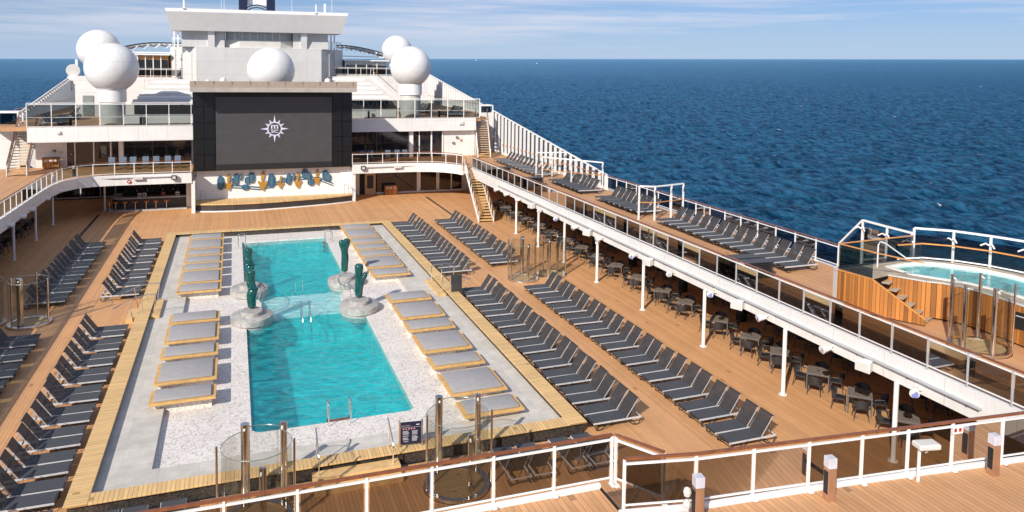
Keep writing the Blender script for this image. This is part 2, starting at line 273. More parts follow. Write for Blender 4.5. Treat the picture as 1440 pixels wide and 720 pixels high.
# ------------------------------------------------------------------ mesh helpers
class MB:
    def __init__(s): s.v = []; s.f = []; s.smooth = False
    def add(s, vs, fs):
        k = len(s.v); s.v += [tuple(p) for p in vs]; s.f += [tuple(k + i for i in f) for f in fs]; return s
    def box(s, x0, x1, y0, y1, z0, z1):
        return s.add([(x0, y0, z0), (x1, y0, z0), (x1, y1, z0), (x0, y1, z0), (x0, y0, z1), (x1, y0, z1), (x1, y1, z1), (x0, y1, z1)],
                     [(3, 2, 1, 0), (4, 5, 6, 7), (0, 1, 5, 4), (1, 2, 6, 5), (2, 3, 7, 6), (3, 0, 4, 7)])
    def bar(s, a, b, w, h=None, up=(0, 0, 1)):
        h = h or w; a = Vector(a); b = Vector(b); d = (b - a).normalized(); u = Vector(up)
        if abs(d.dot(u)) > .97: u = Vector((1, 0, 0))
        r = d.cross(u).normalized() * w / 2; t = r.cross(d).normalized() * h / 2
        P = [a - r - t, a + r - t, a + r + t, a - r + t, b - r - t, b + r - t, b + r + t, b - r + t]
        return s.add(P, [(0, 1, 2, 3), (7, 6, 5, 4), (0, 4, 5, 1), (1, 5, 6, 2), (2, 6, 7, 3), (3, 7, 4, 0)])
    def tube(s, pts, r, n=8, closed=False):
        pts = [Vector(p) for p in pts]; N = len(pts); rings = []; ref = None
        for i, p in enumerate(pts):
            a = pts[i - 1] if (i or closed) else pts[0]; b = pts[(i + 1) % N] if (i < N - 1 or closed) else pts[-1]
            d = (b - a).normalized(); u = ref if ref is not None and abs(ref.dot(d)) < .95 else (Vector((0, 0, 1)) if abs(d.z) < .9 else Vector((1, 0, 0)))
            x = d.cross(u).normalized(); y = x.cross(d).normalized(); ref = y
            rr = r[i] if isinstance(r, (list, tuple)) else r
            rings.append([p + (x * math.cos(2 * math.pi * k / n) + y * math.sin(2 * math.pi * k / n)) * rr for k in range(n)])
        vs = [q for g in rings for q in g]; fs = []
        for i in range(N if closed else N - 1):
            j = (i + 1) % N
            for k in range(n): fs.append((i * n + k, i * n + (k + 1) % n, j * n + (k + 1) % n, j * n + k))
        if not closed: fs += [tuple(range(n))[::-1], tuple((N - 1) * n + k for k in range(n))]
        return s.add(vs, fs)
    def lathe(s, prof, c=(0, 0, 0), n=32, ry=1.0, rot=0):
        vs = []; fs = []; m_ = len(prof)
        for k in range(n):
            a = 2 * math.pi * k / n
            for r_, z in prof: vs.append((c[0] + r_ * math.cos(a), c[1] + r_ * ry * math.sin(a), c[2] + z))
        for k in range(n):
            j = (k + 1) % n
            for i in range(m_ - 1): fs.append((k * m_ + i, j * m_ + i, j * m_ + i + 1, k * m_ + i + 1))
        return s.add(vs, fs)
    def prism(s, poly, z0, z1):
        a = sum(poly[i][0] * poly[(i + 1) % len(poly)][1] - poly[(i + 1) % len(poly)][0] * poly[i][1] for i in range(len(poly)))
        if a < 0: poly = poly[::-1]
        n = len(poly); zt = z1 if isinstance(z1, (list, tuple)) else [z1] * n
        vs = [(x, y, z0) for x, y in poly] + [(x, y, zt[i]) for i, (x, y) in enumerate(poly)]
        fs = [tuple(range(n))[::-1], tuple(range(n, 2 * n))] + [(i, (i + 1) % n, n + (i + 1) % n, n + i) for i in range(n)]
        return s.add(vs, fs)
    def prof_y(s, poly, y0, y1):
        """polygon in x,z pushed along y"""
        n = len(poly); vs = [(x, y0, z) for x, z in poly] + [(x, y1, z) for x, z in poly]
        return s.add(vs, [tuple(range(n)), tuple(range(n, 2 * n))[::-1]] + [(i, n + i, n + (i + 1) % n, (i + 1) % n) for i in range(n)])
    def prof_x(s, poly, x0, x1):
        n = len(poly); vs = [(x0, y, z) for y, z in poly] + [(x1, y, z) for y, z in poly]
        return s.add(vs, [tuple(range(n))[::-1], tuple(range(n, 2 * n))] + [(i, (i + 1) % n, n + (i + 1) % n, n + i) for i in range(n)])
    def wallpath(s, pts, thick, z0, z1):
        for a, b in zip(pts, pts[1:]): s.bar((a[0], a[1], (z0 + z1) / 2), (b[0], b[1], (z0 + z1) / 2), thick, z1 - z0)
        return s
    def build(s, name, mat, parent=None, smooth=False, bevel=0, loc=None):
        me = bpy.data.meshes.new(name); me.from_pydata(s.v, [], s.f); me.validate(); 
        bm = bmesh.new(); bm.from_mesh(me); bmesh.ops.recalc_face_normals(bm, faces=bm.faces)
        if bevel: bmesh.ops.bevel(bm, geom=[e for e in bm.edges if e.is_manifold and e.calc_face_angle(0) > .6], offset=bevel, segments=2, affect='EDGES', profile=.5)
        bm.to_mesh(me); bm.free()
        me.materials.append(M_[mat] if isinstance(mat, str) else mat)
        if smooth:
            me.polygons.foreach_set('use_smooth', [True] * len(me.polygons))
            if smooth != 'all' and hasattr(me, 'set_sharp_from_angle'): me.set_sharp_from_angle(angle=R(40))
        o = bpy.data.objects.new(name, me); COL.objects.link(o)
        if parent is not None: o.parent = parent
        if loc: o.location = loc
        return o
def tag(o, label=None, cat=None, group=None, kind=None):
    if label: o['label'] = label
    if cat: o['category'] = cat
    if group: o['group'] = group
    if kind: o['kind'] = kind
    return o
def struct(o): o['kind'] = 'structure'; return o
def thing(name, label, cat, loc=(0, 0, 0), rz=0, group=None):
    o = bpy.data.objects.new(name, None); COL.objects.link(o); o.location = loc; o.rotation_euler = (0, 0, rz)
    o.empty_display_size = .2
    return tag(o, label, cat, group)
KIDS = {}
def dup(o, loc=None, rz=None, label=None, group=None, parent=None):
    c = o.copy(); COL.objects.link(c); c.parent = parent
    if loc is not None: c.location = loc
    if rz is not None: c.rotation_euler = (0, 0, rz)
    if label: c['label'] = label
    if group: c['group'] = group
    for ch in list(o.children): dup(ch, parent=c)
    return c
ORD = ['first', 'second', 'third', 'fourth', 'fifth', 'sixth', 'seventh', 'eighth', 'ninth', 'tenth', 'eleventh', 'twelfth', 'thirteenth', 'fourteenth', 'fifteenth', 'sixteenth', 'seventeenth', 'eighteenth', 'nineteenth', 'twentieth', 'twenty-first', 'twenty-second', 'twenty-third', 'twenty-fourth', 'twenty-fifth']
SEA_N = (-0.016713, -0.005738, 0.999844)
# ------------------------------------------------------------------ sea
def make_sea():
    n = Vector((0.0, 0.0, 1.0))
    c1 = Vector(SEA_N)
    q = Vector((0, 0, 1)).rotation_difference(c1)
    rs = np.concatenate([np.geomspace(12, 120, 60), np.geomspace(121, 3000, 900), np.geomspace(3060, 32000, 40)])
    fine = np.radians(np.linspace(-32, 62, 1000)); coarse = np.radians(np.linspace(62, 328, 90))[1:-1]
    th = np.concatenate([fine, coarse])        # angle from +Y towards +X
    RR, TT = np.meshgrid(rs, th, indexing='ij')
    X = RR * np.sin(TT); Y = RR * np.cos(TT)
    rng = np.random.default_rng(3)
    Z = np.zeros_like(X)
    spr = RR * .0045
    for i in range(64):
        lam = 2.0 * (22 / 2.0) ** rng.random(); k = 2 * np.pi / lam
        a = rng.normal(1.05, .6); amp = .021 * lam ** .85
        w = np.clip((lam - 1.6 * spr) / (1.5 * spr + 1e-6), 0, 1)
        ph = k * (X * np.cos(a) + Y * np.sin(a)) + rng.random() * 7
        Z += amp * w * (1.35 * np.exp(np.sin(ph) - 1) - .55) * .9
    Z *= np.clip((9000 - RR) / 6000, 0, 1)
    vs = np.stack([X, Y, Z], -1).reshape(-1, 3)
    nr, nt_ = len(rs), len(th)
    i, j = np.meshgrid(np.arange(nr - 1), np.arange(nt_), indexing='ij'); j2 = (j + 1) % nt_
    f = np.stack([i * nt_ + j, i * nt_ + j2, (i + 1) * nt_ + j2, (i + 1) * nt_ + j], -1).reshape(-1, 4)
    me = bpy.data.meshes.new('sea'); me.vertices.add(len(vs)); me.vertices.foreach_set('co', vs.ravel())
    me.loops.add(f.size); me.loops.foreach_set('vertex_index', f.ravel().astype(np.int32))
    me.polygons.add(len(f)); me.polygons.foreach_set('loop_start', np.arange(0, f.size, 4)); me.polygons.foreach_set('loop_total', np.full(len(f), 4))
    me.polygons.foreach_set('use_smooth', np.ones(len(f), bool)); me.update(); me.validate()
    mt, nt, b, out = new_mat('sea_water')
    N = nt.nodes.new; K = nt.links.new
    nt.nodes.remove(b); b = N('ShaderNodeBsdfDiffuse'); gl = N('ShaderNodeBsdfGlossy'); gl.inputs['Roughness'].default_value = .08; gl.inputs[0].default_value = (.50, .80, 1, 1)
    fr = N('ShaderNodeFresnel'); fr.inputs[0].default_value = 1.33; fm = N('ShaderNodeMath'); fm.operation = 'MULTIPLY'; fm.inputs[1].default_value = .85; K(fr.outputs[0], fm.inputs[0])
    ms = N('ShaderNodeMixShader'); K(fm.outputs[0], ms.inputs[0]); K(b.outputs[0], ms.inputs[1]); K(gl.outputs[0], ms.inputs[2]); K(ms.outputs[0], out.inputs[0])
    tc_ = N('ShaderNodeTexCoord'); 
    mp_ = N('ShaderNodeMapping'); mp_.inputs['Rotation'].default_value = (0, 0, -1.05); mp_.inputs['Scale'].default_value = (1, .4, 1); K(tc_.outputs['Object'], mp_.inputs[0])
    n1 = N('ShaderNodeTexNoise'); n1.inputs['Scale'].default_value = .42; n1.inputs['Detail'].default_value = 6; n1.inputs['Roughness'].default_value = .72; K(mp_.outputs[0], n1.inputs['Vector'])
    bp = N('ShaderNodeBump'); bp.inputs['Strength'].default_value = .9; bp.inputs['Distance'].default_value = 2.2; K(n1.outputs['Fac'], bp.inputs['Height']); K(bp.outputs[0], b.inputs['Normal']); K(bp.outputs[0], gl.inputs['Normal']); K(bp.outputs[0], fr.inputs['Normal'])
    n2 = N('ShaderNodeTexNoise'); n2.inputs['Scale'].default_value = .38; n2.inputs['Detail'].default_value = 9; n2.inputs['Roughness'].default_value = .72; K(mp_.outputs[0], n2.inputs['Vector'])
    cr = N('ShaderNodeValToRGB'); e = cr.color_ramp.elements; e[0].position = .42; e[0].color = (.001, .018, .046, 1); e[1].position = .60; e[1].color = (.018, .108, .20, 1); K(n2.outputs['Fac'], cr.inputs[0])  # dark-to-light ramp paints sky-reflection streaks into the water colour
    # whitecaps: rare small breaking crests
    mc = N('ShaderNodeMapping'); mc.inputs['Rotation'].default_value = (0, 0, -1.05); mc.inputs['Scale'].default_value = (.25, .08, .1); K(tc_.outputs['Object'], mc.inputs[0])
    n3 = N('ShaderNodeTexNoise'); n3.inputs['Scale'].default_value = 1; n3.inputs['Detail'].default_value = 6; n3.inputs['Roughness'].default_value = .65; K(mc.outputs[0], n3.inputs['Vector'])
    c3 = N('ShaderNodeValToRGB'); c3.color_ramp.elements[0].position = .685; c3.color_ramp.elements[1].position = .715; K(n3.outputs['Fac'], c3.inputs[0])
    mx = N('ShaderNodeMix'); mx.data_type = 'RGBA'; K(c3.outputs[0], mx.inputs[0]); K(cr.outputs[0], mx.inputs[6]); mx.inputs[7].default_value = (.75, .78, .8, 1)
    K(mx.outputs[2], b.inputs['Color'])
    me.materials.append(mt)
    o = bpy.data.objects.new('sea', me); COL.objects.link(o); o.location = (CAMLOC.x, CAMLOC.y, -27)
    o.rotation_mode = 'QUATERNION'; o.rotation_quaternion = q
    struct(o)
make_sea()

# ------------------------------------------------------------------ decks (structure)
ZB, ZCL, ZCR = 3.6, 7.5, 7.7          # promenade level, top level left / right
b = MB()
for x0, x1, y0, y1 in ((-15.6, 0, -20, 64), (16.8, 33, -20, 64), (0, 16.8, -20, 0), (0, 16.8, 37.75, 64)): b.box(x0, x1, y0, y1, -.4, 0)
struct(b.build('main_deck', 'deck'))
# drain strips
b = MB(); b.box(23.03, 23.25, 39.0, 50.4, 0, .006); b.box(23.03, 23.25, -9, -3.1, 0, .006); b.box(-6.45, -6.2, 37, 49.3, 0, .006); struct(b.build('drain_strip', 'dgrey'))
# promenade right with the fore deck around the well; one sheet each
b = MB()
b.prism([(26.1, 44.9), (26.1, -10.6), (33, -10.6), (33, 61.5), (26.9, 61.5), (26.9, 44.9)], 3.32, ZB)
b.prism([(13.9, -16.5), (33, -16.5), (33, -10.602), (23, -10.602)], 3.32, ZB) if False else None
struct(b.build('promenade_deck', 'deck_b'))
b = MB(); b.prism([(-4, -22), (33, -22), (33, -10.604), (26.0, -10.604), (24, -11.4), (21.3, -11.1), (18.7, -10.8), (14.4, -10.45), (12.68, -10.1), (12.68, -8.98), (-4, -8.78)], 3.2, ZB - .004)
struct(b.build('fore_deck', 'deck_b'))
b = MB(); b.prism([(16.0, -15.3), (27, -15.6), (27, -15.48), (16, -15.18)], ZB - .003, ZB + .004); struct(b.build('deck_line', 'offwhite'))
# fascia white band of right promenade
b = MB(); b.prism([(26.08, 44.9), (26.08, -10.62), (26.30, -10.62), (26.30, 44.9)], 2.74, ZB + .03)
b.prism([(26.3, -10.62), (33, -10.62), (33, -10.5), (26.3, -10.5)], 2.74, 3.318)
struct(b.build('promenade_fascia', 'white_wall'))
b = MB(); b.prism([(26.31, 44.9), (26.31, -10.48), (32.98, -10.48), (32.98, 60)], 2.86, 3.316); struct(b.build('promenade_ceiling', 'offwhite'))
# fore-deck edge trim
b = MB(); b.wallpath([(-4, -8.72), (12.72, -8.92)], .1, 3.0, ZB + .10); b.wallpath([(12.62, -10.05), (14.4, -10.38), (18.7, -10.73), (21.3, -11.03), (24.0, -11.35), (26.0, -11.45)], .1, 3.0, ZB + .10)
struct(b.build('fore_deck_kerb', 'white'))
# left promenade
LE = [(-8.7, -9), (-8.7, 40), (-8.62, 43), (-8.3, 45.2), (-7.5, 46.7), (-6.4, 47.4), (-4.8, 47.62), (1.25, 47.62)]
b = MB(); b.prism(LE + [(1.25, 54.6), (-15.6, 54.6), (-15.6, -9)], 3.3, ZB); struct(b.build('promenade_deck', 'deck_b'))
def inset(pts, d):
    out = []
    for i, p in enumerate(pts):
        a = Vector(pts[max(i - 1, 0)]); c = Vector(pts[min(i + 1, len(pts) - 1)]); t = (c - a).normalized(); out.append((p[0] - t.y * d, p[1] + t.x * d))
    return out
b = MB(); b.prism(inset(LE, -.02) + inset(LE, .18)[::-1], 2.74, ZB + .03); struct(b.build('promenade_fascia', 'white_wall'))
b = MB(); b.prism(inset(LE, .19) + [(1.24, 54.5), (-15.5, 54.5), (-15.5, -8.9)], 2.9, 3.296); struct(b.build('promenade_ceiling', 'offwhite'))
# right balcony in front of the wall
RE = [(15.58, 49.7), (20.0, 49.66), (22.0, 49.5), (23.4, 49.15), (24.6, 48.3), (25.4, 47.2), (25.7, 46.2), (25.7, 45.1)]
b = MB(); b.prism(RE + [(26.898, 45.1), (26.898, 54.9), (15.58, 54.9)], 3.3, ZB - .004); struct(b.build('balcony_deck', 'deck_b'))
b = MB(); b.prism(inset(RE[:-1], -.02) + inset(RE[:-1], .18)[::-1], 2.74, ZB + .03); struct(b.build('balcony_fascia', 'white_wall'))
b = MB(); b.prism(inset(RE, .19) + [(26.8, 45.1), (26.8, 54.8), (15.58, 54.8)], 2.9, 3.29); struct(b.build('balcony_ceiling', 'offwhite'))
# top decks
b = MB(); b.prism([(-15.2, 51.5), (1.25, 51.5), (1.25, 97), (-15.2, 97)], ZCL - .3, ZCL); struct(b.build('top_deck', 'deck_b'))
b = MB(); b.box(-12, 1.25, 51.3, 51.498, 6.2, ZCL + .04); b.box(-12, 1.25, 51.5, 54.4, 6.2, ZCL - .302); struct(b.build('top_deck_fascia', 'white_wall'))
b = MB(); b.prism([(15.5, 54.5), (30.2, 54.5), (30.2, 56.2), (31.4, 56.2), (31.4, 58.8), (33, 58.8), (33, 97), (15.5, 97)], ZCR - .3, ZCR); struct(b.build('top_deck', 'deck_b'))
b = MB(); b.box(15.5, 29.6, 54.3, 54.498, 6.4, ZCR + .04); b.box(15.5, 29.6, 54.5, 54.85, 6.4, ZCR - .302); struct(b.build('top_deck_fascia', 'white_wall'))
# hull
b = MB()
b.box(-15.9, -15.602, -60, 100, -27.5, 3.598); b.box(33.002, 33.3, -60, 100, -27.5, 3.598); b.box(-15.6, 33, -60, -59.7, -27.5, 3.59)
b.box(-15.6, 33, 64.002, 64.3, -27.5, 7.2)
b.box(-15.6, 33, -59.7, -22.01, 3.2, 3.59)
tag(b.build('hull', 'skin'), 'white hull sides of the ship below the decks', 'ship hull')

# ------------------------------------------------------------------ pool terrace
t = thing('pool_border', 'raised golden teak bench border framing the whole pool terrace', 'bench')
MB().box(0, .64, -0.0, 37.75, .42, .48).build('side_top', 'teak_y', t, bevel=.012); MB().box(16.12, 16.8, 0, 37.75, .42, .48).build('side_top', 'teak_y', t, bevel=.012)
b = MB(); b.box(.642, 16.118, 0, .6, .42, .48); b.build('end_top', 'teak_x', t, bevel=.012); b = MB(); b.box(.642, 16.118, 37.0, 37.75, .42, .48); b.build('end_top', 'teak_x', t, bevel=.012)
b = MB()
b.box(.1, .56, .1, 37.65, 0, .418); b.box(16.2, 16.7, .1, 37.65, 0, .418); b.box(.562, 16.198, .1, .52, 0, .418); b.box(.562, 16.198, 37.1, 37.65, 0, .418)
b.build('plinth', 'mosaic', t)
b = MB(); b.box(.562, 2.17, 1.95, 37.09, -.3, .24); b.box(14.2, 16.19, 1.95, 37.09, -.3, .24); b.box(.562, 16.19, .53, 1.948, -.3, .24)
struct(b.build('tile_walkway', 'tile'))
PX0, PX1, PY0, PY1 = 5.27, 11.30, 3.80, 34.85
b = MB()
b.box(2.172, PX0, 1.95, 37.09, -.3, .06); b.box(PX1, 14.198, 1.95, 37.09, -.3, .06); b.box(PX0, PX1, 1.95, PY0, -.3, .06); b.box(PX0, PX1, PY1, 37.09, -.3, .06)
# rounded near corners
for cx_, s in ((PX0, 1), (PX1, -1)):
    r_ = .38; arc = [(cx_ + s * (r_ - r_ * math.cos(a)), PY0 + r_ - r_ * math.sin(a)) for a in np.linspace(0, math.pi / 2, 7)]
    b.prism([(cx_, PY0)] + arc, -.3, .0598)
for s, xc in ((1, PX0), (-1, PX1)):
    b.prism([(xc, 17.35)] + [(xc + s * .85 * math.sin(a), 19.0 - 1.65 * math.cos(a)) for a in np.linspace(.15, math.pi - .15, 14)] + [(xc, 20.65)], -.3, .0596)
struct(b.build('pebble_floor', 'pebble'))
# basin
b = MB()
b.box(PX0 - .2, PX0, PY0 - .2, PY1 + .2, -1.7, -.302); b.box(PX1, PX1 + .2, PY0 - .2, PY1 + .2, -1.7, -.302); b.box(PX0, PX1, PY0 - .2, PY0, -1.7, -.302); b.box(PX0, PX1, PY1, PY1 + .2, -1.7, -.302)
b.box(PX0 - .2, PX1 + .2, PY0 - .2, PY1 + .2, -1.9, -1.702)
t = thing('swimming_pool', 'long turquoise swimming pool with a pale shallow strip across its middle', 'pool')
b.build('basin', 'basin', t)
MB().box(PX0, PX1, 17.3, 21.2, -.30, -.26).build('shallow_shelf', 'shallow', t); MB().box(PX0, PX1, 17.3, 21.2, -1.7, -.302).build('shelf_wall', 'basin', t); MB().box(PX0, PX1, 17.05, 17.298, -1.7, -.5).build('shelf_step', 'basin', t)
b = MB(); b.box(PX0, PX1, PY0, PY1, -.061, -.06); b.v = b.v[4:8]; b.f = [(0, 1, 2, 3)]; b.build('water', 'water', t)

# depth figures painted beside the pool
def text_mesh(s, size, ext=.002, off=0.0):
    cu = bpy.data.curves.new('t', 'FONT'); cu.body = s; cu.size = size; cu.extrude = ext; cu.offset = off; cu.align_x = 'CENTER'; cu.align_y = 'CENTER'
    o = bpy.data.objects.new('t', cu); COL.objects.link(o)
    dg = bpy.context.evaluated_depsgraph_get(); me = bpy.data.meshes.new_from_object(o.evaluated_get(dg))
    bpy.data.objects.remove(o); return me
def text_obj(name, s, size, mat, parent, loc, rot, ext=.002, wh=None):
    me = text_mesh(s, size, ext, .018 * size if wh else 0)
    co = np.zeros(len(me.vertices) * 3); me.vertices.foreach_get('co', co); co = co.reshape(-1, 3); mid_ = (co.max(0) + co.min(0)) / 2; mid_[2] = 0; co -= mid_
    if wh: co[:, 0] *= wh[0] / np.ptp(co[:, 0]); co[:, 1] *= wh[1] / np.ptp(co[:, 1])
    me.vertices.foreach_set('co', co.ravel()); me.update(); me.materials.clear(); me.materials.append(M_[mat])
    o = bpy.data.objects.new(name, me); COL.objects.link(o); o.parent = parent; o.location = loc; o.rotation_euler = rot; return o

# sun platforms
def pod(x0, x1, y0, y1, label):
    t = thing('sun_bed', label, 'sun bed', ((x0 + x1) / 2, (y0 + y1) / 2, .06), 0, 'padded teak sun beds beside the pool')
    w = (x1 - x0) / 2; h = (y1 - y0) / 2
    MB().box(-w + .16, w - .16, -h + .30, h - .12, 0, .398).build('base', 'pebble', t)
    MB().box(-w, w, -h, h, .40, .49).build('platform', 'teak_pod', t, bevel=.01)
    b = MB(); b.box(-w + .15, w - .17, -h + .13, h - .1, .491, .58); b.build('mattress', 'cushion', t, smooth=True, bevel=.03)
YL = [(6.3, 7.55, 0), (8.2, 10.4, 1), (11.0, 12.3, 0), (12.95, 15.2, 1), (15.7, 17.1, 0), (20.95, 22.45, 0), (22.85, 25.3, 1), (25.65, 27.15, 0), (27.5, 29.1, 0), (29.5, 31.1, 0), (31.5, 34.0, 1), (34.4, 35.95, 0)]
YR = [(1.6, 2.9, 0), (3.5, 5.7, 1), (6.35, 7.6, 0), (8.2, 10.45, 1), (11.05, 12.4, 0), (12.95, 15.25, 1), (15.85, 17.25, 0), (21.1, 22.5, 0), (23.05, 25.6, 1), (25.9, 27.5, 0), (27.85, 29.4, 0), (29.8, 31.4, 0), (31.8, 34.4, 1), (34.75, 36.3, 0)]
for side, lst, x0, x1 in (('left', YL, 1.66, 4.02), ('right', YR, 12.62, 14.97)):
    for i, (a, c, big) in enumerate(lst):
        pod(x0, x1, a, c, '%s grey padded teak sun bed, %s from near end, %s of pool' % ('wide' if big else 'narrow', ORD[i], side))

# sculptures on round stone plinths
def plinth(x, y, label):
    t = thing('round_plinth', label, 'plinth', (x, y, 0), 0, 'two tier round stone plinths at the pool edge')
    MB().lathe([(0, -.3), (.98, -.3), (.98, .10), (1.05, .10), (1.05, .40), (1.01, .43), (0, .43)], n=56, ry=1.13).build('lower_tier', 'stone', t, smooth=True)
    MB().lathe([(0, .43), (.55, .43), (.55, .62), (.52, .65), (0, .65)], n=40, ry=1.13).build('upper_tier', 'stone', t, smooth=True)
def blob_chain(chains, name, mat, parent):
    """one continuous smooth figure from joined radius chains"""
    vs = []; es = []; rad = []
    for ch in chains:
        prev = ch.get('from')
        for p, r_ in ch['p']:
            vs.append(p); rad.append(r_ * 1.14)
            if prev is not None: es.append((prev, len(vs) - 1))
            prev = len(vs) - 1
    me = bpy.data.meshes.new(name); me.from_pydata(vs, es, []); o = bpy.data.objects.new(name, me); COL.objects.link(o)
    sk = o.modifiers.new('s', 'SKIN'); sb = o.modifiers.new('u', 'SUBSURF'); sb.levels = 3; sb.render_levels = 3
    for i, d in enumerate(me.skin_vertices[0].data): d.radius = (rad[i], rad[i]) if not isinstance(rad[i], tuple) else rad[i]; d.use_root = i == 0
    dg = bpy.context.evaluated_depsgraph_get(); m2 = bpy.data.meshes.new_from_object(o.evaluated_get(dg)); bpy.data.objects.remove(o)
    m2.polygons.foreach_set('use_smooth', [True] * len(m2.polygons)); m2.materials.clear(); m2.materials.append(M_[mat])
    o = bpy.data.objects.new(name, m2); COL.objects.link(o); o.parent = parent; return o
def sculpture(x, y, kind, label):
    if kind == 0:   # column ending in a two lobed head
        ch = [dict(p=[((0, 0, 0), .19), ((.0, 0, .45), .20), ((.03, 0, .85), .22), ((.01, 0, 1.15), .19), ((-.02, 0, 1.42), .20), ((-.03, 0, 1.60), .23)]),
              {'from': 5, 'p': [((-.20, 0, 1.86), .17), ((-.24, 0, 2.02), .13)]}, {'from': 5, 'p': [((.14, 0, 1.88), .22), ((.17, 0, 2.10), .17)]}]
    elif kind == 1:  # two stacked lobes and an arm
        ch = [dict(p=[((0, 0, 0), .20), ((-.02, 0, .35), .20), ((.02, 0, .7), .22), ((-.02, 0, .98), .20), ((-.03, 0, 1.18), .16), ((.0, 0, 1.42), .20), ((.0, 0, 1.72), .24), ((0, 0, 1.92), .18)]),
              {'from': 3, 'p': [((.2, -.04, 1.05), .15), ((.32, -.05, 1.26), .15), ((.36, -.05, 1.40), .11)]}]
    else:           # leaning figure with bent arm
        ch = [dict(p=[((0, 0, 0), .21), ((-.03, 0, .3), .20), ((-.06, 0, .62), .24), ((.02, 0, .9), .22), ((.02, 0, 1.15), .20), ((-.04, 0, 1.4), .17), ((-.05, 0, 1.7), .20), ((-.04, 0, 1.95), .21), ((-.03, 0, 2.04), .15)]),
              {'from': 3, 'p': [((.18, -.05, 1.0), .13), ((.24, -.06, 1.12), .11)]}, {'from': 4, 'p': [((-.16, -.05, 1.34), .13), ((-.16, -.05, 1.48), .09)]}]
    t = thing('cactus_sculpture', label, 'sculpture', (x, y, .65), 0, 'teal ceramic sculptures on the pool plinths')
    blob_chain(ch, 'figure', 'sculp', t)
for x, y, k, lb in ((5.55, 16.35, 2, 'near left'), (11.08, 16.5, 1, 'near right'), (5.52, 21.35, 2, 'far left'), (11.05, 21.6, 0, 'far right')):
    plinth(x, y, 'two tier round stone plinth, the %s of the four around the shallows' % lb)
    sculpture(x + .03, y + .25 + (.35 if y > 20 else 0) * (k == 0), k, {'near left': 'glossy teal knotted cactus sculpture nearest the camera, left pool edge', 'near right': 'glossy teal cactus sculpture with one stubby arm, right pool edge, nearer one', 'far left': 'glossy teal knotted sculpture partly hidden behind the nearest left one', 'far right': 'glossy teal sculpture topped by two lobes, farther one at right pool edge'}[lb])

# steel ladders and handrails
def hoop(b, x, y, w, z0, h, n=10, axis='y', depth=.55, r=.022):
    for s in (0, w):
        pts = [(x + s, y, z0), (x + s, y, z0 + h * .8)] + [(x + s, y + depth / 2 - depth / 2 * math.cos(a), z0 + h * .8 + h * .2 * math.sin(a)) for a in np.linspace(.3, math.pi, 8)] + [(x + s, y + depth, z0 - .5)]
        b.tube(pts, r, n)
def ladder(label, x, y, depth, rz=0, h=.9):
    t = thing('pool_ladder', label, 'pool ladder', (x, y, .06), rz, 'steel ladders into the pool')
    b = MB(); hoop(b, 0, 0, .8, 0, h, depth=depth); b.build('grab_rail', 'steel', t, smooth=True)
    for k in range(3): MB().box(0.02, .78, depth - .05, depth + .12, -.09 - .3 * k, -.03 - .3 * k).build('tread', 'rail', t)
ladder('steel pool ladder with tall grab rails at the near pool edge', 7.95, 3.45, .5)
ladder('steel pool ladder at the far left corner of the pool', 5.0, 33.6, .5, R(-90))
ladder('steel pool ladder at the far right corner of the pool', 11.6, 32.6, .5, R(90))
t = thing('grab_rail', 'square steel grab rail on the far side of the shallow strip', 'handrail', (8.1, 21.5, -.3)); MB().tube([(0, 0, 0), (0, 0, .9), (.42, 0, .9), (.42, 0, 0)], .025, 8).build('rail', 'steel', t, smooth=True)
t = thing('grab_rail', 'pair of curved steel rails entering the near half of the pool', 'handrail', (8.05, 16.6, -.3))
for s in (0, .42): MB().tube([(s, .3, 0), (s, .3, .85), (s, .15, 1.05), (s, -.1, 1.0), (s, -.9, .25), (s, -.95, -.3)], .025, 8).build('rail', 'steel', t, smooth=True)
for k, (xc, s) in enumerate(((PX0, 1), (PX1, -1))):
    t = thing('curved_handrail', 'low curved steel handrail by the %s pair of plinths' % ('left', 'right')[k], 'handrail', (xc, 19.0, .06))
    pts = [(s * 1.0 * math.sin(a), -1.7 * math.cos(a), .95) for a in np.linspace(.35, math.pi - .35, 11)]
    MB().tube(pts, .026, 8).build('rail', 'steel', t, smooth=True)
    for i in (1, 4, 7, 9): MB().tube([(pts[i][0], pts[i][1], .95), (pts[i][0] * .82, pts[i][1], 0)], .018, 6).build('post', 'steel', t, smooth=True)

# steps over the border
def stepbox(name, label, boxes, mat='teak'):
    t = thing(name, label, 'steps', (boxes[0][0], boxes[0][2], 0))
    for q in boxes:
        x0, x1, y0, y1, z0, z1 = q
        MB().box(x0 - boxes[0][0], x1 - boxes[0][0], y0 - boxes[0][2], y1 - boxes[0][2], z0, z1).build('step', mat, t, bevel=.012)
stepbox('boarding_steps', 'two teak steps up to the near end of the pool terrace', [(7.0, 9.8, -.52, -.02, 0, .32), (7.0, 9.8, -.98, -.525, 0, .16)])
stepbox('boarding_steps', 'teak step and inner step crossing the left border', [(-.5, -.02, 18.0, 19.6, 0, .3), (.66, 1.1, 17.7, 20.7, .24, .38)])
stepbox('boarding_steps', 'teak step and inner step crossing the right border', [(15.62, 16.1, 16.9, 20.1, .24, .38), (16.82, 17.3, 17.95, 19.6, 0, .3)])
def brail(name, label, base, segs):
    t = thing(name, label, 'handrail', base)
    for top, feet in segs:
        MB().tube(top, .024, 8).build('rail', 'steel', t, smooth=True)
        for a, c in feet: MB().tube([a, c], .02, 6).build('post', 'steel', t, smooth=True)
for k, x in enumerate((7.2, 9.58)):
    brail('step_handrail', 'sloping steel handrail on the %s of the near steps' % ('left', 'right')[k], (x, -.3, 0), [([(0, .95, 1.42), (0, .75, 1.4), (0, 0, 1.0), (0, -.05, .85)], [((0, -.02, .9), (0, -.02, .32)), ((0, .75, 1.38), (0, .75, .48))])])
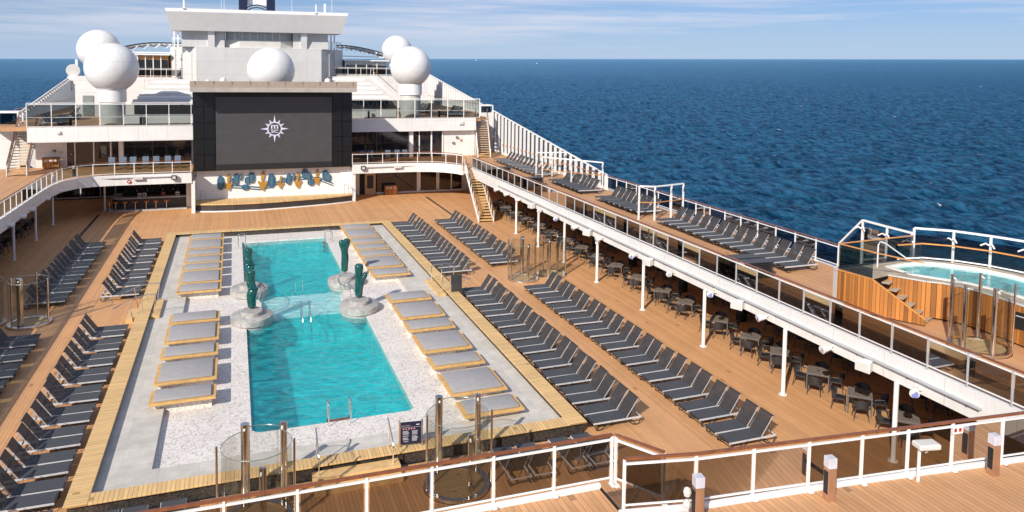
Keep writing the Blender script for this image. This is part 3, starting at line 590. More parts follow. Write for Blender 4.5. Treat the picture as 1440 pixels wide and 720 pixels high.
for k, y in enumerate((17.9, 20.1)):
    brail('step_handrail', 'arched steel handrail on the %s side of the left crossing' % ('near', 'far')[k], (0, y, 0),
          [([(-1.0, -.6, 1.05), (-.5, -.3, 1.25), (0, 0, 1.38), (.5, .15, 1.42), (.95, .1, 1.4)], [((-.3, -.15, 1.3), (-.15, .1, 0)), ((.25, .08, 1.4), (.3, .1, .48)), ((.92, .1, 1.4), (.75, .3, .25))])])
for k, y in enumerate((17.0, 19.6)):
    brail('step_handrail', 'steel handrail on the %s side of the right crossing' % ('near', 'far')[k], (15.9, y, 0),
          [([(0, 0, 1.3), (.3, 0, 1.38), (.9, 0, 1.38), (1.6, -.1, 1.1)], [((0, 0, 1.3), (0, 0, .4)), ((.62, 0, 1.38), (.62, 0, .48)), ((1.4, -.08, 1.15), (1.3, 0, 0))])])
t = thing('notice_stand', 'slim dark notice stand on the right teak border', 'sign', (16.62, 16.7, .48)); MB().box(-.3, .3, -.03, .03, .06, 1.0).build('board', 'dgrey', t); MB().bar((-.31, 0, 0), (-.31, 0, 1.02), .04).bar((.31, 0, 0), (.31, 0, 1.02), .04).build('frame', 'steel', t)
# pool rules board
t = thing('pool_rules_board', 'navy pool rules board between wooden posts on the near border', 'sign', (10.3, .28, .48), R(-7))
MB().bar((-.38, 0, 0), (-.38, 0, .92), .05, .05).build('post', 'steel', t); MB().bar((.38, 0, 0), (.38, 0, .92), .05, .05).build('post', 'steel', t)
bd = MB().box(-.35, .35, -.015, .015, .1, .86).build('board', 'navy', t)
text_obj('heading', 'POOL RULES', .05, 'paper', bd, (-.17, -.018, .74), (R(90), 0, 0), .001)
b = MB(); b.box(-.34, .34, -.019, -.0155, .675, .683)
for cx_ in (-.16, .15):
    z = .55
    while z > .16:
        b.box(cx_ - .11, cx_ + .10 - random.random() * .06, -.018, -.0155, z, z + .010); z -= .019 if random.random() < .8 else .05
b.build('print', 'paper', bd)
b = MB()
for i in range(5): b.lathe([(0, 0), (.028, 0)], n=4) if False else b.box(-.27 + i * .09, -.22 + i * .09, -.019, -.0155, .605, .65)
b.build('flag_symbols', 'red', bd)
b = MB()
for i in range(5): b.box(-.26 + i * .09, -.232 + i * .09, -.021, -.0192, .615, .64)
b.box(.18, .29, -.019, -.0155, .745, .77); b.build('white_symbols', 'white', bd)
# ------------------------------------------------------------------ railings
def resample(pts, sp):
    out = [Vector(pts[0])]
    for a, c in zip(pts, pts[1:]):
        a = Vector(a); c = Vector(c); n = max(1, round((c - a).length / sp))
        for i in range(1, n + 1): out.append(a.lerp(c, i / n))
    return out
def railing(name, label, pts, H=1.18, sp=1.45, cap='rail', glassm='glass_dark', postm='white', gap=.16, base=True, capw=.075, postw=.06, mid=0, cat='railing'):
    P = resample(pts, sp); o = P[0].copy(); P = [p - o for p in P]
    t = thing(name, label, cat, o)
    b = MB()
    for a, c in zip(P, P[1:]): b.bar(a + Vector((0, 0, H)), c + Vector((0, 0, H)), capw, .05)
    b.build('handrail', cap, t)
    b = MB()
    for a, c in zip(P, P[1:]): b.bar(a + Vector((0, 0, H - .12)), c + Vector((0, 0, H - .12)), .045)
    b.build('top_bar', 'white', t)
    b = MB()
    for a, c in zip(P, P[1:]): b.bar(a + Vector((0, 0, gap)), c + Vector((0, 0, gap)), .035)
    b.build('bottom_bar', 'white', t)
    if mid:
        b = MB()
        for a, c in zip(P, P[1:]): b.bar(a + Vector((0, -.04, mid)), c + Vector((0, -.04, mid)), .04)
        b.build('middle_bar', 'grey', t)
    for i, (a, c) in enumerate(zip(P, P[1:])):
        d = (c - a)
        if d.length < .2: continue
        u = d.normalized() * .06
        a2, c2 = a + u, c - u; z0 = gap + .02; z1 = H - .145
        n_ = Vector((-d.y, d.x, 0)).normalized() * .006
        vs = [a2 + n_ + Vector((0, 0, z0)), c2 + n_ + Vector((0, 0, z0)), c2 + n_ + Vector((0, 0, z1)), a2 + n_ + Vector((0, 0, z1))]
        MB().add(vs, [(0, 1, 2, 3)]).build('glass_panel', glassm, t)
    for i, a in enumerate(P):
        b = MB().bar(a, a + Vector((0, 0, H - .03)), postw, .05)
        if base: b.box(a.x - .05, a.x + .05, a.y - .16, a.y + .03, a.z, a.z + .04)
        b.build('post', postm, t)
    return t
Z1 = ZB + .02
railing('glass_railing', 'brown capped smoked glass railing along the near deck, left length beside the showers', [(-2.5, -8.72, Z1), (10.1, -8.86, Z1), (13.02, -8.9, Z1)], H=1.2, sp=1.45)
railing('glass_railing', 'short smoked glass railing turning back toward the camera at the well', [(13.1, -8.95, Z1), (13.75, -10.0, Z1)], H=1.2, sp=2)
railing('glass_railing', 'brown capped smoked glass railing along the near deck, right length past the floodlight box', [(12.75, -10.0, Z1), (14.38, -10.33, Z1), (18.7, -10.78, Z1), (21.3, -11.04, Z1), (25.9, -11.5, Z1)], H=1.22, sp=1.46)
railing('glass_railing', 'long smoked glass railing on the inner edge of the right promenade', [(26.12, 44.4, Z1), (26.12, -10.5, Z1)], H=1.17, sp=1.45, glassm='glass_deep', base=False, postm='grey', postw=.045)
railing('glass_railing', 'long smoked glass railing on the inner edge of the left promenade', [(x, y, Z1) for x, y in inset(LE, .04)][:-1] + [(1.2, 47.66, Z1)] if False else [(-8.66, 0, Z1), (-8.66, 40, Z1), (-8.58, 43, Z1), (-8.26, 45.2, Z1), (-7.46, 46.72, Z1), (-6.4, 47.36, Z1), (-4.8, 47.58, Z1), (1.2, 47.58, Z1)], H=1.12, sp=1.4, base=False, glassm='glass_grey')
railing('glass_railing', 'curved smoked glass railing on the balcony right of the big screen', [(x, y + .05, Z1) for x, y in RE[:-1]], H=1.12, sp=1.7, base=False, glassm='glass_dark')
railing('glass_railing', 'low glass sea railing on the outer edge of the right promenade', [(32.95, 29.7, ZB), (33.0, 5.0, ZB)], H=1.17, sp=1.5, glassm='glass_fence')
railing('glass_railing', 'tall white posted glass railing on the left upper deck edge', [(-12, 51.35, ZCL + .04), (1.1, 51.35, ZCL + .04)], H=2.1, sp=1.8, glassm='glass_grey', cap='white', gap=.06, base=False, postw=.12, mid=.85)
railing('glass_railing', 'tall white posted glass railing on the right upper deck edge', [(15.6, 54.35, ZCR + .04), (30.0, 54.35, ZCR + .04)], H=2.1, sp=1.8, glassm='glass_grey', cap='white', gap=.06, base=False, postw=.12, mid=.85)

# sloped windscreen fences with white fins
def fence(label, x, segs, side):
    t = thing('windscreen_fence', label, 'fence', (x, segs[0][0], 0))
    oy = segs[0][0]
    for (ya, yb, zb) in segs:
        top = lambda y: 4.75 + .1225 * (y - 29.7) - (0 if side > 0 else .55)
        b = MB(); b.bar((0, ya - oy, top(ya)), (0, yb - oy, top(yb)), .12, .10); b.build('top_rail', 'white', t)
        MB().bar((0, ya - oy, zb + .1), (0, yb - oy, zb + .1), .10, .2).build('kerb', 'white', t)
        MB().bar((-side * .12, ya - oy, zb + 1.12), (-side * .12, yb - oy, zb + 1.12), .05).build('handrail', 'rail_l', t)
        n = round((yb - ya) / 1.12)
        for i in range(n + 1):
            y = ya + (yb - ya) * i / n
            MB().box(-.20 * (side > 0) - .02, .36 * (side < 0) + .02, y - oy - .045, y - oy + .045, zb, top(y) - .04).build('fin', 'white', t)
        MB().add([(.03 * side, ya - oy, zb + .2), (.03 * side, yb - oy, zb + .2), (.03 * side, yb - oy, top(yb) - .06), (.03 * side, ya - oy, top(ya) - .06)], [(0, 1, 2, 3)]).build('glass_panel', 'glass_fence', t)
fence('white finned glass windscreen sloping along the right ship side', 33.0, [(29.9, 58.4, ZB)], 1)
fence('white finned glass windscreen on the right top deck behind the spheres', 33.0, [(61.0, 94, ZCR)], 1)
fence('white finned glass windscreen sloping along the left ship side', -15.0, [(60, 92, ZCL)], -1)

# ------------------------------------------------------------------ sun loungers
def make_lounger():
    t = thing('sun_lounger', 'x', 'sun lounger')
    b = MB()
    for s in (-1, 1): b.bar((-.0, s * .338, .292), (2.0, s * .338, .292), .032, .06)
    b.bar((1.98, -.36, .30), (1.98, .36, .30), .03)
    b.build('side_frame', 'alu', t); MB().bar((-.012, -.33, .325), (-.012, .33, .325), .03, .03).build('foot_bar', 'legs', t)
    b = MB(); xs = np.linspace(.02, 1.36, 6)
    for x, x2 in zip(xs, xs[1:]): b.box(x, x2, -.345, .345, .322, .338)
    vs = []; 
    b = MB(); P = []
    for i, x in enumerate(np.linspace(.02, 1.37, 8)):
        sag = -.018 * math.sin(math.pi * i / 7)
        for y, k in ((-.334, 0), (0, 1), (.334, 0)): P.append((x, y, .338 + sag * k))
    b.add(P, [(3 * i + j, 3 * i + 3 + j, 3 * i + 4 + j, 3 * i + 1 + j) for i in range(7) for j in range(2)])
    b.add([(p[0], p[1], p[2] - .012) for p in P], [(3 * i + 1 + j, 3 * i + 4 + j, 3 * i + 3 + j, 3 * i + j) for i in range(7) for j in range(2)])
    b.build('seat', 'sling', t, smooth='all')
    A = Vector((1.36, 0, .34)); T = Vector((1.84, 0, 1.05)); b = MB()
    n = (T - A).cross(Vector((0, 1, 0))).normalized() * .008
    b.add([A + Vector((0, -.33, 0)) + n, A + Vector((0, .33, 0)) + n, T + Vector((0, .33, 0)) + n, T + Vector((0, -.33, 0)) + n], [(0, 1, 2, 3)])
    bk = b.build('backrest', 'sling_b', t)
    b = MB()
    for s in (-1, 1): pass
    b.tube([A + Vector((0, -.338, 0)) - n, T + Vector((0, -.338, -.03)) - n, T + Vector((0, .338, -.03)) - n, A + Vector((0, .338, 0)) - n], .015, 6).build('back_frame', 'grey', bk)
    MB().bar(T + Vector((0, -.345, -.02)), T + Vector((0, .345, -.02)), .05, .03).build('head_bar', 'legs', bk)
    b = MB(); b.tube([(.08, -.34, .3), (.1, -.34, .06), (.2, -.34, .02), (.32, -.34, .05), (.78, -.34, .30)], .018, 6).tube([(.08, .34, .3), (.1, .34, .06), (.2, .34, .02), (.32, .34, .05), (.78, .34, .30)], .018, 6).tube([(.2, -.34, .03), (.2, .34, .03)], .016, 6)
    b.build('front_leg', 'legs', t)
    b = MB(); b.tube([(1.3, -.34, .30), (1.62, -.34, .07), (1.78, -.34, .02), (1.9, -.34, .05), (1.98, -.34, .30)], .018, 6).tube([(1.3, .34, .30), (1.62, .34, .07), (1.78, .34, .02), (1.9, .34, .05), (1.98, .34, .30)], .018, 6).tube([(1.78, -.34, .03), (1.78, .34, .03)], .016, 6)
    b.build('rear_leg', 'legs', t)
    b = MB(); b.bar((1.62, -.3, .72), (1.86, -.3, .31), .02).bar((1.62, .3, .72), (1.86, .3, .31), .02).bar((1.62, -.3, .72), (1.62, .3, .72), .02)
    b.build('back_support', 'legs', t)
    return t
L0 = make_lounger(); used = [False]
rnd = random.Random(5)
def put_lounger(x, y, z, rz, label, group):
    x += rnd.uniform(-.05, .05); y += rnd.uniform(-.012, .012); rz += rnd.uniform(-.022, .022)
    if not used[0]:
        used[0] = True; L0.location = (x, y, z); L0.rotation_euler = (0, 0, rz); L0['label'] = label; L0['group'] = group; return L0
    return dup(L0, (x, y, z), rz, label, group)
def lrow(x, y0, y1, n, rz, where, group, z=0, desc='charcoal sun lounger', paired=True, col=None):
    """n loungers between y0 (near) and y1 (far), placed in pairs"""
    p = (y1 - y0) / n
    for i in range(n):
        k = (n - 1 - i)
        y = y1 - (k + .5) * p
        if paired: y += (p - .77) * (.5 if k % 2 else -.5)
        put_lounger(x, y, z, rz, '%s, %s from the near end of %s' % (desc, ORD[i], where), group)
G = 'charcoal sun loungers in rows around the pool'
lrow(17.05, 21.5, 37.75, 17, 0, 'the far right border block', G)
lrow(17.12, -.12, 18.0, 20, 0, 'the near right border block', G)
lrow(20.72, 22.6, 37.8, 16, 0, 'the far right outer block', G)
lrow(20.98, -2.95, 17.35, 22, 0, 'the near right outer block', G)
lrow(-.28, 22.1, 36.9, 16, math.pi, 'the far left border block', G)
lrow(-.28, -.45, 17.1, 19, math.pi, 'the near left border block', G)
lrow(-3.95, 21.9, 36.8, 16, math.pi, 'the far left outer block', G)
lrow(-3.95, 3.9, 16.95, 14, math.pi, 'the near left outer block', G)
for i, x in enumerate((13.3, 14.15, 15.35, 16.25)):
    put_lounger(x, -.5, 0, -math.pi / 2, 'lounger behind the near railing, %s from the left of the four' % ORD[i], 'loungers behind the near railing')
for i, x in enumerate((1.15, 1.95, 3.0)):
    put_lounger(x, -.3, 0, -math.pi / 2, 'lounger below the near left pool corner, %s from the left' % ORD[i], 'loungers at the near left corner')
GB = 'charcoal sun loungers lined up on the right promenade'
for (a, c, n, nm) in ((37.2, 48.9, 12, 'the promenade group by the stairs'), (28.2, 34.3, 8, 'the promenade group between two frames'), (19.4, 25.6, 8, 'the promenade group behind third frame'), (4.9, 17.0, 14, 'the nearest promenade group')):
    lrow(29.75, a, c, n, 0, nm, GB, ZB, 'dark lounger', False)
GC = 'loungers on the upper decks'
lrow(-9.6, 53.2, 57.2, 5, math.pi, 'the left upper deck line', GC, ZCL, 'dark lounger', False)
lrow(-11.9, 60, 64.5, 6, 0, 'the left upper deck line behind', GC, ZCL, 'dark lounger', False)
lrow(27.2, 57.2, 61.5, 6, 0, 'the right upper deck line', GC, ZCR, 'dark lounger', False)
lrow(24.9, 63, 67.5, 6, 0, 'the right upper deck rear line', GC, ZCR, 'dark lounger', False)
# stacks of flat loungers on the promenade
def stack(x, y, n, label):
    t = thing('lounger_stack', label, 'stacked loungers', (x, y, ZB), R(-4), 'flat stacks of loungers on the promenade')
    for i in range(n):
        z = .08 + i * .085
        b = MB().box(0, 1.95, -.33, .33, z, z + .015).build('folded_lounger', 'sling', t)
        MB().bar((0, -.36, z), (1.97, -.36, z), .035).bar((0, .36, z), (1.97, .36, z), .035).bar((.0, -.36, z), (0, .36, z), .035).build('frame', 'legs', b)
stack(26.75, 5.9, 9, 'tall near stack of flat dark loungers by the promenade rail'); stack(26.75, 5.0, 9, 'tall stack of flat dark loungers just nearer than its twin')
stack(26.8, 33.4, 8, 'far stack of flat dark loungers by the white frames'); stack(26.8, 41.2, 6, 'low stack of flat loungers near the stair head')

# ------------------------------------------------------------------ tables and chairs
def make_table():
    t = thing('square_table', 'x', 'table')
    MB().box(-.45, .45, -.45, .45, .715, .745).build('tabletop', 'tabletop', t, bevel=.006)
    MB().lathe([(0, .7455), (.05, .7455), (.05, .75), (0, .75)], n=16).build('parasol_hole', 'blackm', t)
    MB().bar((-.42, -.42, .69), (.42, -.42, .69), .03, .045).bar((-.42, .42, .69), (.42, .42, .69), .03, .045).bar((-.42, -.42, .69), (-.42, .42, .69), .03, .045).bar((.42, -.42, .69), (.42, .42, .69), .03, .045).build('apron', 'table_leg', t)
    for sx in (-1, 1):
        for sy in (-1, 1): MB().bar((sx * .42, sy * .42, 0), (sx * .42, sy * .42, .71), .045).build('leg', 'table_leg', t)
    return t
def make_chair():
    t = thing('armchair', 'x', 'chair')          # faces -x : back at +x
    MB().box(-.25, .22, -.25, .25, .42, .455).build('seat', 'chair', t, smooth=True, bevel=.015)
    b = MB(); n = 9; P = []
    for i in range(n):
        a = -1.25 + 2.5 * i / (n - 1)
        for r_, z in ((.255, .47), (.285, .66), (.30, .83)): P.append((r_ * math.cos(a) + .0, .9 * r_ * math.sin(a) * 1.12, z - (.10 * abs(a) if z > .8 else 0)))
    b.add(P, [(3 * i + j, 3 * i + 3 + j, 3 * i + 4 + j, 3 * i + 1 + j) for i in range(n - 1) for j in range(2)])
    b.add([(p[0] + .02 * (p[0] > .05), p[1] * 1.06, p[2]) for p in P], [(3 * i + 1 + j, 3 * i + 4 + j, 3 * i + 3 + j, 3 * i + j) for i in range(n - 1) for j in range(2)])
    b.build('backrest', 'chair', t, smooth='all')
    for s in (-1, 1): MB().tube([(-.22, s * .27, .43), (-.24, s * .29, .64), (-.1, s * .30, .67), (.1, s * .30, .68)], .018, 6).build('armrest', 'chair', t)
    for sx in (-1, 1):
        for sy in (-1, 1): MB().bar((sx * .20, sy * .22, .42), (sx * .27, sy * .27, 0), .03).build('leg', 'chair', t)
    return t
T0 = make_table(); C0 = make_chair(); tu = [0]; cu_ = [0]
def put(proto, u, loc, rz, label, group):
    if not u[0]:
        u[0] = 1; proto.location = loc; proto.rotation_euler = (0, 0, rz); proto['label'] = label; proto['group'] = group; return
    dup(proto, loc, rz, label, group)
TY = [-3.9, -1.72, .54, 2.89, 4.97, 7.51, 10.53, 12.81, 15.61, 18.49, 21.01, 23.57, 25.87, 28.84, 31.5, 34.0, 36.7, 39.35, 42.0]
for i, y in enumerate(TY):
    put(T0, tu, (27.89, y, 0), R(-45 + rnd.uniform(-5, 7)), 'square grey cafe table, %s from the near end of the column row' % ORD[i], 'cafe tables under the right promenade')
    for k, nm in enumerate(('far right', 'far left', 'near left', 'near right')):
        a = R(45 + 90 * k + rnd.uniform(-7, 7)); d = rnd.uniform(.66, .76)
        put(C0, cu_, (27.89 + d * math.cos(a), y + d * math.sin(a), 0), a + rnd.uniform(-.15, .15), 'black armchair %s of the %s cafe table from the near end' % (nm, ORD[i]), 'armchairs at the right cafe tables')
for i, y in enumerate([-2.7, 1.7, 4.1, 6.3, 9.2, 11.7, 14.2 - 2.5 + 5.2, 19.6, 24.6, 30.1, 35.3, 40.6]):
    put(T0, tu, (31.0, y, 0), R(-45 + rnd.uniform(-5, 7)), 'shaded cafe table by the outer wall, %s from the near end' % ORD[i], 'shaded cafe tables by the outer wall')
    for k, nm in ((1, 'far left'), (2, 'near left')):
        a = R(45 + 90 * k); put(C0, cu_, (31.0 + .72 * math.cos(a), y + .72 * math.sin(a), 0), a, 'shaded black armchair, %s of the %s table by the outer wall' % (nm, ORD[i]), 'armchairs in the shade by the outer wall')
for i in range(9):
    y = 22.5 + i * 2.7
    put(T0, tu, (-10.9, y, 0), R(-45), 'dark table under the left promenade, %s from the near end' % ORD[i], 'tables under the left promenade')
    for k, nm in enumerate(('far right', 'far left', 'near left', 'near right')):
        a = R(45 + 90 * k); put(C0, cu_, (-10.9 + .72 * math.cos(a), y + .72 * math.sin(a), 0), a, 'dark armchair, %s side of the %s table under the left promenade' % (nm, ORD[i]), 'armchairs under the left promenade')

# balcony sling chairs
def make_sling():
    t = thing('balcony_chair', 'x', 'chair')
    MB().box(-.26, .26, -.26, .24, .42, .44).build('seat', 'chair_b', t)
    MB().add([(-.26, .24, .45), (.26, .24, .45), (.26, .40, 1.12), (-.26, .40, 1.12)], [(0, 1, 2, 3)]).add([(-.26, .26, .45), (.26, .26, .45), (.26, .42, 1.12), (-.26, .42, 1.12)], [(3, 2, 1, 0)]).build('backrest', 'chair_b', t)
    for sx in (-1, 1):
        for sy in (-1, 1): MB().bar((sx * .25, sy * .24, 0), (sx * .25, sy * .24, .42), .03).build('leg', 'steel_r', t)
    return t
S0 = make_sling(); su = [0]
for i, x in enumerate((-5.57, -4.64, -3.84, -2.81, -1.93, -.95, -.12)): put(S0, su, (x, 51.4, ZB), math.pi if False else 0, 'blue grey sling chair on the left balcony, %s from the left' % ORD[i], 'sling chairs on the left balcony')
for i, x in enumerate((16.88, 17.69, 19.48, 20.43, 21.23)): put(S0, su, (x, 51.6, ZB), 0, 'blue grey sling chair on the right balcony, %s from the left' % ORD[i], 'sling chairs on the right balcony')

# ------------------------------------------------------------------ columns
def column(x, y, lab, h=2.76, collar=False):
    t = thing('deck_column', lab, 'column', (x, y, 0), 0, 'slim white columns carrying the promenades')
    MB().lathe([(0, 0), (.085, 0), (.085, h), (0, h)], n=20).build('shaft', 'white', t, smooth=True)
    MB().lathe([(0, 0), (.17, 0), (.17, .02), (.09, .03)], n=20).build('base_plate', 'white', t)
    if collar: MB().lathe([(.086, h - .35), (.14, h - .33), (.14, h - .02), (.086, h)], n=20).build('collar', 'white', t)
for i, y in enumerate((-5.1, .48, 6.15, 11.94, 17.6, 22.6, 27.3, 32.0)): column(26.02, y, 'slim white column under the right promenade, %s from the near end' % ORD[i], collar=i in (4,))
for i, y in enumerate((22, 28, 34.0, 40.0, 45.7)): column(-9.1, y, 'slim white column under the left promenade, %s from the near end' % ORD[i], collar=i == 4)
column(-6.1, 51.0, 'slim bronze pole beside the bar counter end', 3.2)

# ------------------------------------------------------------------ glass showers
def shower(x, y, z, posts, label, Rr=1.0, low=None, group='outdoor glass showers', floor='step'):
    t = thing('glass_shower', label, 'shower', (x, y, z), 0, group)
    MB().lathe([(Rr - .18, .02), (Rr - .18, .11), (Rr, .11), (Rr, 0), (Rr + .02, 0)], n=56).build('ring', 'steel', t, smooth=True)
    g = MB().lathe([(0, .0), (Rr - .165, .0), (Rr - .165, .07), (0, .07)], n=48).build('floor_grate', 'step', t)
    for i, (px, py, w, h) in enumerate(posts):
        b = MB()
        if w > .1:
            b.tube([(px - x, py - y, .1), (px - x, py - y, h)], w / 2, 14); po = b.build('shower_column', 'steel', t, smooth=True)
            MB().tube([(px - x + .1, py - y + .04, .1), (px - x + .1, py - y + .04, h - .03)], .045, 8).build('riser_pipe', 'steel', po, smooth=True)
            MB().tube([(px - x, py - y - w / 2, h - .12), (px - x - .02, py - y - .16, h - .16)], .03, 8).build('shower_head', 'white', po, smooth=True)
            MB().tube([(px - x, py - y - w / 2, 1.1), (px - x, py - y - .12, 1.1)], .025, 8).build('valve', 'steel', po, smooth=True)
        else:
            b.tube([(px - x, py - y, .1), (px - x, py - y, h)], w / 2, 12); b.build('post', 'steel', t, smooth=True)
    # curved panes between neighbouring posts on the ring
    ang = sorted([(math.atan2(py - y, px - x), h) for px, py, w, h in posts if math.hypot(px - x, py - y) > .6 * Rr and h > 2.2])
    ang.append((ang[0][0] + 2 * math.pi, ang[0][1]))
    for (a0, h0), (a1, h1) in zip(ang, ang[1:]):
        if a1 - a0 > 3.0: continue
        b = MB(); q = np.linspace(a0 + .06, a1 - .06, 12); rr = Rr - .07; vs = []
        for a in q: vs += [(rr * math.cos(a), rr * math.sin(a), .16), (rr * math.cos(a), rr * math.sin(a), min(h0, h1) - .12)]
        b.add(vs, [(2 * i, 2 * i + 2, 2 * i + 3, 2 * i + 1) for i in range(11)]); cg = b.build('curved_glass', 'glass_smoke', t, smooth='all'); MB().tube([Vector(vs[2 * i + 1]) for i in range(12)], .011, 6).build('glass_edge', 'edge', cg)
    return t
shower(5.3, -1.75, 0, [(4.21, -1.81, .07, 2.5), (4.98, -.82, .24, 2.6), (5.4, -2.3, .14, 1.93), (6.05, -1.03, .12, 2.6), (6.33, -2.0, .07, 2.5)], 'glass shower with steel posts at the near left, before the pool wall', 1.05)
shower(11.35, -1.75, 0, [(10.34, -1.82, .07, 2.5), (10.98, -.81, .24, 2.6), (11.58, -2.34, .12, 1.93), (12.22, -1.05, .14, 2.6), (12.38, -2.1, .07, 2.5)], 'glass shower with steel posts right of the rules board', 1.05)
shower(21.85, 19.6, 0, [(21.05, 20.2, .10, 2.5), (20.95, 19.4, .08, 2.4), (22.1, 20.5, .24, 2.55), (21.8, 18.75, .12, 2.45), (22.75, 19.9, .08, 2.5)], 'left unit of the paired glass showers among the right loungers', .95)
shower(23.95, 19.95, 0, [(23.75, 20.85, .08, 2.5), (23.41, 19.2, .24, 2.55), (24.58, 20.6, .12, 2.5), (24.8, 19.7, .09, 2.45)], 'right unit of the paired glass showers among the right loungers', .95)
shower(-5.05, 19.5, 0, [(-5.85, 19.6, .09, 2.4), (-5.35, 19.0, .24, 2.5), (-4.15, 19.1, .10, 2.4), (-4.9, 20.4, .07, 2.4)], 'glass shower on the left between two lounger blocks', .98)
shower(-7.15, 19.9, 0, [(-7.9, 19.9, .09, 2.4), (-6.5, 19.3, .09, 2.4), (-7.1, 20.8, .2, 2.5)], 'glass shower at the left edge beside its twin', .95)
shower(29.65, -5.25, ZB, [(29.25, -4.4, .13, 2.5), (28.8, -5.3, .16, 2.4), (30.4, -4.6, .11, 2.5), (29.28, -6.05, .18, 2.45), (30.5, -5.85, .08, 2.45)], 'glass shower on the upper deck in front of the whirlpool', 1.0)
# ------------------------------------------------------------------ stairs
def stairs(label, a, c, width, n, H=1.0, pan='glass_grey', rails=True):
    """a: bottom centre, c: top centre"""
    a = Vector(a); c = Vector(c); t = thing('staircase', label, 'staircase', a); c = c - a
    d = Vector((c.x, c.y, 0)); run = d.length; u = d.normalized(); w = Vector((u.y, -u.x, 0)) * width / 2
    rise = c.z / n
    for i in range(n):
        p = u * (run * (i + .5) / n); z = rise * (i + 1)
        if i == n - 1: continue
        MB().bar(p - w * .94 + Vector((0, 0, z - .025)), p + w * .94 + Vector((0, 0, z - .025)), run / n * 1.02, .05).build('tread', 'teak', t)
    for s in (-1, 1):
        b = MB(); b.bar(w * s + Vector((0, 0, .02)), w * s + c - Vector((0, 0, .08)), .07, .26); b.build('stringer', 'white', t)
        if rails:
            b = MB(); b.bar(w * s + Vector((0, 0, H)), w * s + c + Vector((0, 0, H)), .07, .05); b.build('handrail', 'rail', t)
            m = max(3, round(c.length / 1.1))
            for i in range(m + 1):
                p = w * s + c * (i / m); MB().bar(p, p + Vector((0, 0, H)), .05, .05).build('baluster', 'white', t)
            q = w * s * 1.0; e = Vector((0, 0, .16)); f = Vector((0, 0, H - .1))
            MB().add([q + e, q + c + e, q + c + f, q + f], [(0, 1, 2, 3)]).build('glass_panel', pan, t)
    return t
stairs('long teak treaded staircase from the pool deck up to the right promenade', (25.08, 36.8, 0), (26.25, 45.0, ZB), 1.3, 20)
stairs('teak treaded staircase climbing from the right promenade to the top deck', (29.9, 52.2, ZB), (30.75, 56.1, ZCR), 1.35, 18)
stairs('teak treaded staircase climbing at the left edge to the top deck', (-12.35, 49.2, ZB), (-12.5, 54.2, ZCL), 1.45, 18)
# landing pieces by stairs
tag(MB().box(31.5, 33.1, 58.5, 58.62, ZB, ZCR + .35).build('end_bulwark', 'white_wall'), 'white bulwark wall right of the upper right staircase', 'wall')
tag(MB().box(-15.4, -13.3, 54.4, 54.52, ZB, ZCL).build('end_bulwark', 'white_wall'), 'white bulwark wall left of the upper left staircase', 'wall')
for nm, x0, x1, y, z in (('right', 31.5, 33.0, 58.7, ZCR), ('left', -15.2, -13.4, 54.7, ZCL)):
    t = thing('deck_gate', 'small white railed landing box on the %s top deck corner' % nm, 'gate', (x0, y, z))
    b = MB(); w = x1 - x0; b.bar((0, 0, 1.15), (w, 0, 1.15), .14, .12).bar((0, 1.6, 1.15), (w, 1.6, 1.15), .14, .12).bar((w, 0, 1.15), (w, 1.6, 1.15), .12)
    b.build('top_rail', 'white', t)
    for px in (0, w):
        for py in (0, 1.6): MB().bar((px, py, 0), (px, py, 1.15), .12).build('post', 'white', t)
    MB().box(.1, w - .1, .6, .62, .05, 1.05).build('dark_panel', 'glass_fence', t)

# ------------------------------------------------------------------ screen block
t = thing('screen_tower', 'huge outdoor screen between glossy black side towers above the stage', 'screen', (8.43, 49.7, 0))
X0, X1 = 1.3 - 8.43, 15.56 - 8.43
b = MB(); b.box(X0, X1, .10, 2.3, 3.45, 10.78); b.build('housing', 'black', t)
for x0, x1 in ((X0, 3.18 - 8.43), (13.68 - 8.43, X1)):
    for k in range(5):
        for j in range(2):
            w = (x1 - x0) / 2; xa = x0 + j * w
            if abs(x0 - X0) < .1: wa, wb = xa + .03, xa + w - .03
            else: wa, wb = xa + .03, xa + w - .03
            z0 = 3.5 + k * 1.46
            MB().box(wa, wb, 0, .098, z0 + .03, z0 + 1.43).build('cladding_panel', 'black', t, bevel=.01)
MB().box(3.2 - 8.43, 13.66 - 8.43, -.04, .098, 10.24, 10.74).build('screen_surround', 'blackm', t); MB().box(3.2 - 8.43, 13.66 - 8.43, -.04, .098, 3.5, 4.02).build('screen_surround', 'blackm', t)
mt, nt, bb, out = new_mat('led_screen'); bb.inputs['Roughness'].default_value = .38; bb.inputs['Base Color'].default_value = (.06, .06, .065, 1)
nz_ = nt.nodes.new('ShaderNodeTexBrick'); nz_.offset = 0; nz_.inputs['Scale'].default_value = 1; nz_.inputs['Brick Width'].default_value = .75; nz_.inputs['Row Height'].default_value = .38; nz_.inputs['Mortar Size'].default_value = .006
nz_.inputs['Color1'].default_value = (.058, .057, .058, 1); nz_.inputs['Color2'].default_value = (.066, .064, .066, 1); nz_.inputs['Mortar'].default_value = (.048, .048, .05, 1)
g_ = nt.nodes.new('ShaderNodeTexCoord'); mpx = nt.nodes.new('ShaderNodeMapping'); mpx.inputs['Rotation'].default_value = (R(-90), 0, 0); nt.links.new(g_.outputs['Object'], mpx.inputs[0]); nt.links.new(mpx.outputs[0], nz_.inputs['Vector']); nt.links.new(nz_.outputs['Color'], bb.inputs['Base Color'])
M_['led'] = mt
led = MB().box(3.24 - 8.43, 13.62 - 8.43, .05, .099, 4.02, 10.24).build('display', 'led', t)
